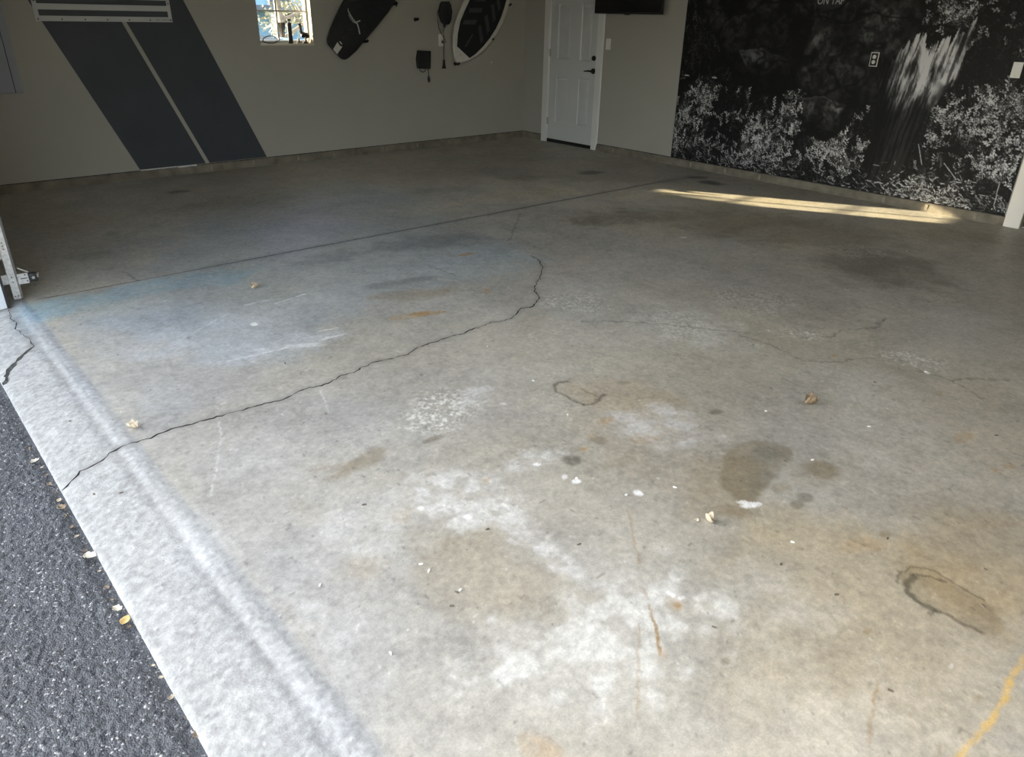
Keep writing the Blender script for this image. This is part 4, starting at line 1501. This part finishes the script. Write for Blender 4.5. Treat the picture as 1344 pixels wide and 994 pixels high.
# ================================================================== THINGS ON THE LEFT WALL
# slotted panel with screws
sg = empty('slotted_panel', (2.09, YW - .01, 1.384))
tag(sg, 'pale grey panel with dark horizontal slots over the dark stripes', 'panel')
sx0, sx1, sz0 = 1.527, 2.653, 1.384
n_sl = 6
pitch = .0895
sz1 = sz0 + .044 + n_sl * pitch
pan = MB()
ya, yb = YW - .012, YW - .003
lft, rgt = sx0 + .034, sx1 - .030
pan.box(sx0, lft, ya, yb, sz0, sz1).box(rgt, sx1, ya, yb, sz0, sz1)
zz = sz0
slots = []
for k in range(n_sl):
    h_b = .042 if k == 0 else .046
    pan.box(lft, rgt, ya, yb, zz, zz + h_b)
    slots.append((zz + h_b, sz0 + .0 + (k + 1) * pitch))
    zz = sz0 + (k + 1) * pitch
pan.box(lft, rgt, ya, yb, zz, sz1)
pan.build('frame', 'sign_panel', sg)
for z0_, z1_ in slots:
    box('slot', 'sign_slot', lft, rgt, YW - .004, YW - .002, z0_, z1_, sg)
for x in np.linspace(sx0 + .020, sx1 - .016, 7):
    MB().cyl((x, ya - .002, sz0 + .016), (x, ya + .001, sz0 + .016), .0062, n=10).build('screw', 'screw_dark', sg)
for z in np.linspace(sz0 + .155, sz1 - .02, 3):
    for x in (sx0 + .018, sx1 - .015):
        MB().cyl((x, ya - .002, z), (x, ya + .001, z), .0062, n=10).build('screw', 'screw_dark', sg)
fp = MB()
xx = 2.508
for w_ in (.008, .004, .010, .006, 0, .007, .011, .009, .010, .006, .008, .005, .009):
    if w_:
        fp.box(xx, xx + w_, ya - .0006, ya + .0002, sz0 + .013, sz0 + .013 + random.choice((.010, .013, .016)))
    xx += w_ + .0035 if w_ else .010
fp.build('fine_print', 'cabinet_grey', sg)

# grey wall cabinet at the far left
cbx1 = on_left(31.5, 122, YW - .05)[0]
cbz = on_left(31.5, 122, YW - .05)[1]
cb = empty('wall_cabinet', (1.0, YW - .03, cbz))
tag(cb, 'bluish grey cabinet on the wall at the far left edge', 'cabinet')
MB().box(XF + .16, cbx1, YW - .045, YW - .001, cbz, 2.0, .003).build('body', 'cabinet_grey', cb, smooth=True)
MB().box(XF + .17, cbx1 - .062, YW - .058, YW - .045, cbz + .004, 1.99, .003).build('door', 'cabinet_grey', cb, smooth=True)

box('gap_shade_strip', 'gap_dark', cbx1 - .0615, cbx1 - .056, YW - .0475, YW - .044, cbz + .002, 1.99, cb)  # solid dark strip painting the shade of the gap beside the door

# ---- black wakeboard
wake = [(4.391, 1.033), (4.36, 1.05), (4.325, 1.083), (4.278, 1.134), (4.232, 1.180), (4.222, 1.205), (4.226, 1.24), (4.268, 1.335), (4.324, 1.423),
        (4.402, 1.541), (4.476, 1.635), (4.60, 1.77), (4.74, 1.90), (4.88, 2.00), (4.98, 2.045), (5.06, 2.055), (5.11, 2.035), (5.16, 1.985),
        (5.205, 1.93), (5.215, 1.87), (5.19, 1.78), (5.14, 1.67), (5.085, 1.595), (5.006, 1.508), (4.851, 1.366), (4.721, 1.256), (4.674, 1.217),
        (4.564, 1.118), (4.455, 1.046), (4.424, 1.032)]
wk = empty('wakeboard', (4.7, YW - .05, 1.03))
tag(wk, 'black wakeboard hung diagonally right of the window', 'wakeboard')
MB().prism([(x, YW - .030, z) for x, z in wake], (0, -.030, 0), bevel=.007).build('deck', 'board_black', wk, smooth=True)


def WL(pts, Y=YW - .062):
    return [(on_left(x, y, Y)[0], Y, on_left(x, y, Y)[1]) for x, y in pts]


def zc(x, y, x0=420, y0=0, s=9.6):
    return (x0 + x / s, y0 + y / s)


deckY = YW - .0605
MB().prism(WL([zc(220, 530), zc(165, 622), zc(215, 685), zc(280, 590), zc(248, 575)]), (0, -.001, 0)).build('decal', 'decal_white', wk)
MB().prism(WL([zc(242, 525), zc(252, 518), zc(282, 555), zc(272, 563)]), (0, -.001, 0)).build('decal', 'decal_white', wk)
MB().tube(WL([zc(355, 105), zc(355, 135), zc(375, 175), zc(410, 235), zc(445, 278), zc(470, 300), zc(485, 350), zc(502, 430)]), .0075, 8).build('emblem', 'decal_grey', wk)
MB().tube(WL([zc(360, 180), zc(385, 235), zc(420, 280), zc(460, 295)]), .004, 6).build('emblem', 'decal_grey', wk)
MB().tube(WL([zc(440, 283), zc(470, 275), zc(505, 260)]), .0065, 8).build('emblem', 'decal_grey', wk)
for q in ((405, 125), (375, 325), (370, 375), (405, 370), (555, 320), (558, 380), (290, 480), (785, 105)):
    p = WL([zc(*q)])[0]
    MB().cyl((p[0], p[1] + .002, p[2]), (p[0], p[1] - .003, p[2]), .010, n=12).build('insert', 'pad_grey', wk)


def peg(x, z, label, r=.014, out=.085):
    t = empty('wall_peg', (x, YW, z))
    tag(t, label, 'peg', 'black pegs holding the boards')
    MB().cyl((x, YW + .001, z), (x, YW - .006, z), r * 1.5, n=16).build('base', 'black_plastic', t, smooth=True)
    MB().tube([(x, YW - .004, z), (x, YW - out * .8, z), (x, YW - out, z + .010)], [r, r, r * 1.05], 12).build('arm', 'black_plastic', t, smooth=True)


def pegp(px, py, label, **k):
    x, z = on_left(px, py, YW - .05)
    peg(x, z, label, **k)


pegp(480.5, 54.5, 'black peg under the lower right edge of the wakeboard')
pegp(518.5, 5, 'black peg by the upper right edge of the wakeboard')
pegp(548.2, 25.7, 'lone black peg on bare wall between the two boards', out=.05)
pegp(668.5, 6.5, 'black peg at the upper right edge of the white-rimmed board', r=.012)
pegp(645.5, 52, 'black peg at the lower right edge of the white-rimmed board', r=.011)
pegp(600.3, 84, 'black peg under the tip of the white-rimmed board', r=.014)
# thin cord hooked by the wakeboard
cdz = [on_left(519 + .3 * i, 2 + 1.1 * i, YW - .02) for i in range(6)]
co = MB().tube([(x, YW - .02, z) for x, z in cdz], .003, 6)
co.ico((cdz[-1][0], YW - .02, cdz[-1][1]), .010, 2)
co = co.build('leash', 'black_plastic')
tag(co, 'short black leash dangling right of the wakeboard', 'leash')

# ---- white-rimmed surfboard with black traction pad
surf = [(5.957, .968), (5.936, .982), (5.911, 1.048), (5.896, 1.142), (5.900, 1.262), (5.924, 1.372), (5.970, 1.482), (6.036, 1.591), (6.089, 1.668), (6.17, 1.775),
        (6.28, 1.90), (6.41, 2.02), (6.55, 2.12), (6.66, 2.165), (6.75, 2.165), (6.82, 2.12), (6.86, 2.03), (6.868, 1.92), (6.845, 1.80), (6.792, 1.665),
        (6.746, 1.545), (6.678, 1.412), (6.583, 1.287), (6.474, 1.182), (6.365, 1.096), (6.243, 1.030), (6.136, .989), (6.028, .966)]
sf = empty('surfboard', (6.3, YW - .06, .966))
tag(sf, 'white-rimmed wakesurf board with black grooved pad hung upright', 'surfboard')
MB().prism([(x, YW - .035, z) for x, z in surf], (0, -.034, 0), bevel=.012).build('deck', 'board_white', sf, smooth=True)


def zs_(x, y):
    return (540 + x / 9.036, y / 9.036)


PY_ = YW - .0695
pad = [zs_(*q) for q in ((690, 0), (630, 130), (580, 250), (550, 400), (540, 550), (690, 690), (760, 640), (850, 550), (930, 450), (1000, 340), (1060, 210), (1100, 90), (1125, 0))]
padw = [on_left(*q, PY_) for q in pad] + [(6.81, 1.78), (6.83, 1.92), (6.80, 2.05), (6.72, 2.12), (6.60, 2.09), (6.44, 1.98), (6.30, 1.85), (6.20, 1.74)]
pado = MB().prism([(x, PY_ + .001, z) for x, z in padw], (0, -.006, 0), bevel=.002).build('traction_pad', 'pad_black', sf, smooth=True)
for bar in (((690, 95), (840, 95), (830, 150), (680, 150)), ((630, 238), (780, 235), (755, 292), (605, 290)), ((760, 0), (880, 0), (880, 20), (755, 20)),
            ((790, 310), (825, 300), (852, 480), (822, 520)), ((865, 190), (905, 178), (930, 360), (895, 400)), ((940, 60), (980, 50), (1000, 230), (968, 270)),
            ((1008, 0), (1045, 0), (1055, 100), (1030, 135)), ((720, 402), (735, 408), (648, 560), (632, 555))):
    q = [(on_left(*zs_(*b), PY_ - .006)) for b in bar]
    MB().prism([(x, PY_ - .0045, z) for x, z in q], (0, -.004, 0)).build('groove_bar', 'pad_grey', pado)
p = on_left(*zs_(583, 650), PY_)
MB().cyl((p[0], PY_ + .002, p[1]), (p[0], PY_ - .0005, p[1]), .006, n=10).build('leash_plug', 'screw_dark', sf)

# ---- hanging black pouch with charger cable, outlet and adapter box
po = empty('hanging_pouch', (5.78, YW - .03, 1.35))
tag(po, 'black zipped pouch hanging above the wall outlet', 'pouch')
pc = [zs_(*q) for q in ((365, 18), (440, 18), (462, 60), (475, 140), (465, 230), (445, 285), (400, 298), (365, 270), (340, 200), (333, 120), (345, 55))]
pw = [on_left(*q, YW - .04) for q in pc]
MB().prism([(x, YW - .004, z) for x, z in pw], (0, -.065, 0), bevel=.02).build('body', 'fabric_black', po, smooth=True)
tb = [on_left(*zs_(*q), YW - .03) for q in ((388, 290), (390, 325))]
MB().tube([(tb[0][0], YW - .035, tb[0][1]), (tb[1][0], YW - .035, tb[1][1])], [.018, .012], 10).build('strain_relief', 'black_plastic', po)
zp = [on_left(*zs_(*q), YW - .072) for q in ((445, 40), (455, 140), (447, 240))]
MB().tube([(x, YW - .070, z) for x, z in zp], .003, 6).build('zip', 'pad_grey', po)
ch = empty('charger_cable', (5.78, YW - .02, 1.0))
tag(ch, 'black cable and plug hanging down past the outlet', 'cable')


def wallpath(pts, Y):
    return [(on_left(*zs_(*q), Y)[0], Y, on_left(*zs_(*q), Y)[1]) for q in pts]


MB().tube(wallpath([(388, 332), (380, 362), (383, 430), (386, 520), (384, 620), (385, 700)], YW - .022), .0045, 8).build('cord', 'black_plastic', ch)
MB().tube(wallpath([(318, 120), (308, 170), (312, 250), (325, 330), (350, 390), (380, 440), (400, 475), (412, 503), (385, 500)], YW - .024), .004, 8).build('cord', 'black_plastic', ch)
pl = wallpath([(386, 705), (386, 770), (386, 812)], YW - .022)
MB().tube(pl, [.012, .016, .03], 12).build('plug', 'black_plastic', ch, smooth=True)
MB().cyl(wallpath([(372, 497)], YW - .008)[0], wallpath([(372, 497)], YW - .034)[0], .017, n=14).build('plug', 'black_plastic', ch, smooth=True)
ol = empty('wall_outlet', (5.75, YW, 1.15))
tag(ol, 'white outlet plate on the left wall behind the charger cable', 'outlet')
ox0, oz1 = on_left(*zs_(317, 405))
ox1, oz0 = on_left(*zs_(380, 548))
MB().box(ox0, ox0 + .072, YW - .006, YW, oz0, oz1, .002).build('plate', 'plate_white', ol, smooth=True)
for k in (.3, .7):
    MB().box(ox0 + .022, ox0 + .050, YW - .0075, YW - .005, oz0 + (oz1 - oz0) * k - .014, oz0 + (oz1 - oz0) * k + .014, .003).build('receptacle', 'plate_white', ol)
ab = empty('adapter_box', (5.62, YW - .03, .95))
tag(ab, 'black rectangular adapter box on the wall below the outlet', 'adapter')
aw = [on_left(*zs_(*q), YW - .04) for q in ((85, 598), (228, 605), (222, 818), (82, 812), (70, 700))]
MB().prism([(x, YW - .001, z) for x, z in aw], (0, -.05, 0), bevel=.008).build('body', 'black_plastic', ab, smooth=True)
MB().tube(wallpath([(92, 815), (105, 840), (135, 856), (160, 848), (170, 820)], YW - .022), .0045, 8).build('loop', 'black_plastic', ab)
MB().tube(wallpath([(198, 815), (200, 860), (203, 910)], YW - .022), .0045, 8).build('cord', 'black_plastic', ab)
MB().tube(wallpath([(203, 905), (206, 945), (212, 972)], YW - .022), [.009, .016, .012], 10).build('plug', 'black_plastic', ab)
wx, wz = on_left(*zs_(942, 738))
wd = MB().cyl((wx, YW + .001, wz), (wx, YW - .012, wz), .012, .010, 14).build('wall_anchor', 'plate_white')
tag(wd, 'small white plug on bare wall right of the white-rimmed board', 'wall plug')

# ================================================================== ON THE WINDOW SILL
SZ = WZ0 + .004
SY = YW + .045


def sill(px, py):
    return on_left(px, py, SY)


bx0, _ = sill(330 + 690 / 14.2, 50)
bx1, _ = sill(330 + 765 / 14.2, 50)
bz1 = sill(376, 30)[1]
bt = empty('slim_bottle', ((bx0 + bx1) / 2, SY, SZ))
tag(bt, 'slim black bottle standing on the window sill', 'bottle')
bc = (bx0 + bx1) / 2
MB().cyl((bc, SY, SZ), (bc, SY, bz1), .024, .022, 20).build('body', 'black_plastic', bt, smooth=True)
MB().cyl((bc, SY, bz1), (bc, SY, bz1 + .02), .010, n=14).build('neck', 'decal_grey', bt, smooth=True)
MB().cyl((bc, SY, bz1 + .02), (bc, SY, bz1 + .036), .019, n=18).build('cap', 'black_plastic', bt, smooth=True)
gx_ = sill(399.5, 50)[0]
gd = empty('sill_gadget', (gx_, SY, SZ))  # black gadget of unclear use, not a lamp
tag(gd, 'jumbled black gadget on a stand at the right of the window sill', 'gadget')
MB().cyl((gx_ + .006, SY, SZ), (gx_ + .006, SY, SZ + .018), .028, .024, 18).build('foot', 'black_plastic', gd, smooth=True)
MB().ico((gx_ + .012, SY, SZ + .080), .042, 2, (1.2, .9, .80), .12).build('body', 'black_plastic', gd)
MB().tube([(gx_ + .01, SY, SZ + .012), (gx_ + .018, SY, SZ + .05), (gx_ + .012, SY, SZ + .085)], .012, 8).build('stem', 'black_plastic', gd)
MB().tube([(gx_ - .01, SY, SZ + .08), (gx_ - .034, SY, SZ + .12), (gx_ - .036, SY, SZ + .17), (gx_ - .046, SY, SZ + .195)], [.018, .018, .016, .014], 8).build('arm', 'black_plastic', gd)
MB().ico((gx_ + .0, SY - .02, SZ + .052), .013, 2).build('dial', 'plate_white', gd)
sx_ = sill(391.5, 55)[0]
ds = empty('small_dish', (sx_, SY - .02, SZ))
tag(ds, 'small black topped dish beside the bottle on the sill', 'dish')
MB().cyl((sx_, SY - .02, SZ), (sx_, SY - .02, SZ + .012), .028, .034, 18).build('dish', 'plate_white', ds, smooth=True)
MB().cyl((sx_, SY - .02, SZ + .012), (sx_, SY - .02, SZ + .02), .030, n=18).cyl((sx_, SY - .02, SZ + .02), (sx_, SY - .02, SZ + .05), .008, n=10).build('lid', 'black_plastic', ds, smooth=True)
cx2 = sill(408.5, 53)[0]
cp = MB()
for k in range(4):
    cp.cyl((cx2 - .005, SY - .012, SZ + .012 * k), (cx2 - .005, SY - .012, SZ + .012 * (k + 1)), .026 - .0015 * k * k, .026 - .0015 * (k + 1) ** 2, 18)
cp = cp.build('tan_cup', 'cup_tan', smooth=True)
tag(cp, 'small tan upturned cup in the right corner of the sill', 'cup')
cw = MB()
pts_ = []
for i in range(26):
    t = i / 25 * 2 * math.pi * 1.15
    pts_.append((sill(355, 54)[0] + .078 * math.cos(t), SY + .018 * math.sin(t * 2), SZ + .040 + .034 * math.sin(t)))
cw.tube(pts_, .0050, 8)
cw = cw.build('cable_coil', 'black_plastic')
tag(cw, 'loop of thin dark cable at the left of the sill', 'cable')

# ================================================================== LEAVES AND LITTER
def leaf(name, px, py, size, yaw, curl, m, label, cat='leaf', stem=True, tilt=0.0, lobes=3, group=None, z0=None, up=.25):
    g = ground(px, py, slab_z(np.array([ground(px, py)[0]]), np.array([ground(px, py)[1]]))[0] if z0 is None else z0)
    t = empty(name, tuple(g))
    tag(t, label, cat, group)
    n, k = 9, 7
    vs, fs = [], []
    rg = random.Random(int(px * 7 + py))
    for i in range(n):
        s = i / (n - 1)
        w = math.sin(math.pi * s ** .8) * .42 * (1 + .30 * math.sin(s * math.pi * 2 * lobes)) + .02
        for j in range(k):
            q = (j / (k - 1) - .5) * 2
            x = (s - .5)
            y = w * q
            z = up * (q * q) * w * 1.6 * curl + curl * .55 * (s - .45) ** 2 + rg.uniform(-.015, .015)
            vs.append(Vector((x * (1 - .25 * curl * abs(s - .5)), y * (1 - .30 * curl), z)) * size)
    for i in range(n - 1):
        for j in range(k - 1):
            a = i * k + j
            fs.append((a, a + 1, a + k + 1, a + k))
    R = Matrix.Rotation(yaw, 3, 'Z') @ Matrix.Rotation(tilt, 3, 'Y')
    vs = [R @ v for v in vs]
    zm = min(v.z for v in vs)
    vs = [Vector((v.x, v.y, v.z - zm + .0008)) for v in vs]
    me_ = bpy.data.meshes.new('blade')
    me_.from_pydata([tuple(v) for v in vs], [], fs)
    b2 = bmesh.new()
    b2.from_mesh(me_)
    bmesh.ops.solidify(b2, geom=b2.faces[:], thickness=size * .012)
    b2.to_mesh(me_)
    b2.free()
    me_.transform(Matrix.Translation(g))
    link_mesh('blade', me_, m, t, True)
    if stem:
        a = vs[k // 2]
        d = R @ Vector((-.35 * size, .05 * size, 0))
        p0 = Vector(g) + a
        MB().tube([p0, p0 + d * .5 + Vector((0, 0, .004)), Vector((p0.x + d.x, p0.y + d.y, g[2] + .003))], size * .018, 6).build('stem', 'twig', t)
    return t


leaf('dry_leaf', 335, 378, .075, .4, 1.2, 'leaf_tan', 'crumpled tan leaf on the blue-grey floor near the joint', lobes=2, up=.5)
leaf('dry_leaf', 174, 562, .062, 2.2, 1.3, 'leaf_tan', 'curled pale leaf lying just above the long crack', lobes=2, up=.5)
leaf('dry_leaf', 1064, 531, .075, -.6, 1.5, 'leaf_brown', 'curled brown leaf on the right of the floor', lobes=2, up=.6)
leaf('dry_leaf', 1062, 521, .028, 1.0, 1.0, 'leaf_brown', 'tiny brown leaf scrap just above the curled brown leaf', stem=False)
leaf('dry_leaf', 931, 686, .044, 1.3, 1.3, 'leaf_tan', 'standing folded tan leaf below the dark oil stain', lobes=0, up=.9, tilt=.25)
leaf('dry_leaf', 914, 684, .026, .2, 1.0, 'leaf_pale', 'small whitish leaf scrap left of the folded tan leaf', stem=False)
AZ0 = -.060
leaf('dry_leaf', 165, 815, .040, .8, .7, 'leaf_yellow', 'yellow rounded leaf on the asphalt against the apron edge', lobes=0, z0=AZ0, stem=False)
leaf('dry_leaf', 119, 731, .050, -.9, .9, 'leaf_pale', 'pale twiggy leaf sticking out of the asphalt seam', z0=AZ0, lobes=2)
leaf('dry_leaf', 262, 963, .036, .5, .9, 'leaf_brown', 'brown leaf in the asphalt seam nearest the camera', z0=AZ0)
leaf('dry_leaf', 81, 667, .040, 1.9, 1.0, 'leaf_brown', 'brown leaf in the asphalt seam below the long crack', z0=AZ0)
leaf('dry_leaf', 46, 606, .038, .3, .9, 'leaf_pale', 'pale leaf on the asphalt seam above the long crack', z0=AZ0)
leaf('dry_leaf', 154, 800, .036, 2.1, .9, 'leaf_pale', 'pale curled leaf beside the yellow rounded leaf', z0=AZ0, lobes=2)
rl = random.Random(5)
ORD = ('first second third fourth fifth sixth seventh eighth ninth tenth eleventh twelfth thirteenth fourteenth fifteenth '
       'sixteenth seventeenth eighteenth').split()
for n_s, (px, py) in enumerate(((44, 588), (60, 612), (66, 622), (72, 634), (78, 646), (83, 655), (92, 676), (101, 690), (108, 703), (118, 722), (136, 748), (148, 770), (155, 786), (176, 822),
                 (206, 872), (216, 888), (232, 915), (250, 940))):
    leaf('leaf_scrap', px - 5 + rl.uniform(-3, 1), py + 2, rl.uniform(.011, .024), rl.uniform(0, 6), rl.uniform(.5, 1.4), rl.choice(['leaf_brown', 'leaf_brown', 'leaf_tan', 'twig']),
         'tiny dry leaf scrap in the asphalt seam, %s from the far end' % ORD[n_s], 'leaf', stem=False, lobes=rl.choice([0, 2]), group='leaf scraps along the asphalt seam', z0=AZ0 - .002)


def chip(px, py, sx, sy, yaw, m, label, cat, name, group, h=.004):
    g0 = ground(px, py)
    z = slab_z(np.array([g0[0]]), np.array([g0[1]]))[0]
    n = 7
    rg = random.Random(int(px * 3 + py * 5))
    pts = [(math.cos(2 * math.pi * i / n) * sx * rg.uniform(.7, 1.2), math.sin(2 * math.pi * i / n) * sy * rg.uniform(.7, 1.2)) for i in range(n)]
    c, s = math.cos(yaw), math.sin(yaw)
    o = MB().prism([(g0[0] + x * c - y * s, g0[1] + x * s + y * c, z - .0005) for x, y in pts], (0, 0, h), bevel=h * .25).build(name, m)
    tag(o, label, cat, group)
    return o


WHITE_CRUMBS = (
    (705, 609, 'white crumb beside the pale smear left of the round grey spot'),
    (757, 628, 'white crumb just below the round grey oil spot'),
    (822, 650, 'white crumb left of the white paint splash above the rust line'),
    (552, 741, 'uppermost of three white crumbs on the tan patch'),
    (563, 750, 'middle one of three white crumbs on the tan patch'),
    (604, 775, 'lowest of three white crumbs on the tan patch'),
    (513, 858, 'white crumb on bare concrete left of the large chalky blotch'),
    (420, 769, 'white crumb between the apron ridge and the tan patch'),
    (1040, 712, 'white crumb to the lower right of the folded tan leaf'),
    (700, 500, 'white crumb left of the smaller shoe outline'),
    (1141, 560, 'white crumb to the lower right of the curled brown leaf'),
    (1066, 604, 'white crumb above the small oval stain beside the big oil stain'),
    (1190, 330, 'white crumb on the dark floor near the sunlit strip'),
    (1005, 540, 'white crumb left of the curled brown leaf'),
    (886, 640, 'white crumb left of the big dark oil stain'),
    (640, 455, 'white crumb just below the far half of the long crack'),
    (1215, 488, 'white crumb on the speckled patch at the right'),
    (745, 545, 'white crumb just below the smaller shoe outline'),
)
for px, py, lab in WHITE_CRUMBS:
    chip(px, py, .007, .004, random.uniform(0, 3), 'chip_white', lab, 'crumb', 'white_crumb', 'loose white crumbs on the floor', .004)
DARK_CRUMBS = (
    (1012, 510, 'dark crumb to the upper left of the curled brown leaf'),
    (1148, 502, 'dark crumb to the right of the curled brown leaf'),
    (600, 778, 'upper dark crumb on the tan patch'),
    (593, 796, 'lower dark crumb on the tan patch'),
    (478, 663, 'dark crumb left of the white chalky blotch'),
    (640, 695, 'dark crumb at the lower edge of the white chalky blotch'),
    (1165, 707, 'dark crumb on brown-tinged concrete above the larger shoe outline'),
    (1025, 741, 'dark crumb far below the big dark oil stain'),
    (1098, 781, 'dark crumb left of the larger shoe outline'),
    (937, 824, 'dark crumb right of the orange rust streak'),
    (1168, 907, 'dark crumb beside the thin rust streak at lower right'),
    (1293, 748, 'dark crumb above the larger shoe outline at the right edge'),
    (1290, 796, 'dark crumb inside the larger shoe outline'),
    (121, 641, 'left one of two dark crumbs on the apron below the crack'),
    (158, 643, 'right one of two dark crumbs on the apron below the crack'),
    (91, 549, 'dark crumb on the apron above the long crack'),
    (428, 544, 'dark crumb below the long crack left of the speckled patch'),
    (374, 477, 'dark crumb above the long crack by the white scratches'),
    (760, 715, 'dark crumb to the right of the white chalky blotch'),
    (1308, 572, 'dark crumb at the right edge beside a tan spot'),
    (1030, 606, 'dark crumb at the right edge of the big oil stain'),
)
for px, py, lab in DARK_CRUMBS:
    chip(px, py, .008, .0035, random.uniform(0, 3), 'twig', lab, 'crumb', 'dark_crumb', 'dark bark crumbs on the floor', .004)

# ================================================================== OUTSIDE THE WINDOW AND ROUND THE HOUSE
lw = box('ground', 'lawn', -40, 60, 8.1, 90, -.4, -.07)
tag(lw, 'dry lawn outside the window', 'ground', kind='structure')
lw = MB().box(-40, -14, -40, 8.1, -.4, -.075).box(-14, 60, -40, -9, -.4, -.075).box(XA + 7.2, 60, -9, 8.1, -.4, -.075).build('ground', 'lawn')
tag(lw, 'dry lawn round the driveway', 'ground', kind='structure')
wing = MB().box(-9, .1, 8.25, 14, -.1, 3.3)  # out-of-view block added to shade the driveway from the sun
wing = wing.build('sun_block_wing', 'sun_block_siding')
tag(wing, 'unseen house wing added to keep the sun off the driveway', 'building', kind='structure')
rfw = MB().prism([(-9.4, 7.9, 3.3), (-9.4, 14.4, 3.3), (-9.4, 11.1, 4.6)], (9.8, 0, 0)).build('roof', 'roof_dark', wing)

hb = empty('neighbour_house', (16, 34, 0))
tag(hb, 'pale blue neighbouring house seen through the window', 'building')
MB().box(9, 24, 34, 42, -.1, 5.2).build('wall', 'house_blue', hb)
MB().prism([(8.4, 33.3, 5.2), (8.4, 42.7, 5.2), (8.4, 38, 8.2)], (16.2, 0, 0)).build('roof', 'roof_dark', hb)
for x in (13.2, 15.6, 18.2):
    f_ = box('window', 'fence_white', x, x + 1.1, 33.93, 34.02, .9, 2.3, hb)
    box('glazing', 'house_glass', x + .1, x + 1.0, 33.90, 33.95, 1.0, 2.2, f_)
box('porch_roof', 'roof_dark', 14.6, 19, 31.6, 34, 1.45, 1.70, hb)
for x in (14.8, 16.8, 18.8):
    box('porch_post', 'fence_white', x - .08, x + .08, 31.7, 31.86, -.1, 1.45, hb)

shd = empty('garden_shed', (7.0, 16, 0))
tag(shd, 'blue garden shed with sloped roof low in the window', 'shed')
MB().box(6.2, 7.75, 16, 18, -.1, .98).build('wall', 'house_blue', shd)
MB().prism([(6.1, 15.8, 1.02), (7.5, 15.8, .92), (7.5, 15.8, .98), (6.1, 15.8, 1.16)], (0, 2.4, 0)).build('roof', 'roof_dark', shd)
box('door', 'roof_dark', 7.2, 7.6, 15.96, 16.01, -.1, .9, shd)

fn = empty('picket_fence', (8, 15, 0))
tag(fn, 'white picket fence outside the window', 'fence')
for i in range(26):
    x = 6.6 + i * .11
    MB().prism([(x, 14.6, -.1), (x + .07, 14.6, -.1), (x + .07, 14.6, .92), (x + .035, 14.6, .99), (x, 14.6, .92)], (0, .02, 0)).build('picket', 'fence_white', fn)
box('rail', 'fence_white', 6.55, 9.5, 14.62, 14.66, .70, .77, fn)
box('rail', 'fence_white', 6.55, 9.5, 14.62, 14.66, .15, .22, fn)


def tree(x, y, h, label, seed, crown=1.0):
    rg = random.Random(seed)
    t = empty('tree', (x, y, -.08))
    tag(t, label, 'tree', 'trees outside the window')
    tb_ = MB().tube([(x, y, -.1), (x + .05, y, h * .25), (x - .08, y, h * .5), (x + .05, y, h * .9)], [.10, .085, .07, .03], 10)
    tips = []
    for k in range(12):
        a = rg.uniform(0, 6.28)
        z0 = rg.uniform(.8, h * .75)
        L_ = rg.uniform(.8, 1.9)
        p1 = (x + math.cos(a) * L_ * .5, y + math.sin(a) * L_ * .5, z0 + .3)
        p2 = (x + math.cos(a) * L_, y + math.sin(a) * L_, z0 + rg.uniform(.1, .9))
        tb_.tube([(x, y, z0), p1, p2], [.05, .035, .012], 6)
        tips += [p1, p2, tuple((a_ + b_) / 2 for a_, b_ in zip(p1, p2))]
    tb_.build('trunk', 'bark', t, smooth=True)
    vs, fs = [], []
    for k in range(1500):
        c = Vector(rg.choice(tips)) + Vector((rg.gauss(0, .32), rg.gauss(0, .32), rg.gauss(0, .28)))
        d1_ = Vector((rg.uniform(-1, 1), rg.uniform(-1, 1), rg.uniform(-1, 1))).normalized() * .05 * crown
        d2_ = Vector((rg.uniform(-1, 1), rg.uniform(-1, 1), rg.uniform(-1, 1))).normalized() * .03 * crown
        n0 = len(vs)
        vs += [tuple(c - d1_), tuple(c + d2_), tuple(c + d1_), tuple(c - d2_)]
        fs.append((n0, n0 + 1, n0 + 2, n0 + 3))
    me_ = bpy.data.meshes.new('foliage')
    me_.from_pydata(vs, [], fs)
    fo = link_mesh('foliage', me_, 'foliage', t)
    fo['kind'] = 'stuff'


tree(8.75, 18.5, 5.0, 'autumn tree left of the middle bar in the window view', 2)
tree(10.9, 21.0, 5.0, 'sunlit autumn tree at the right of the window view', 9, 1.2)
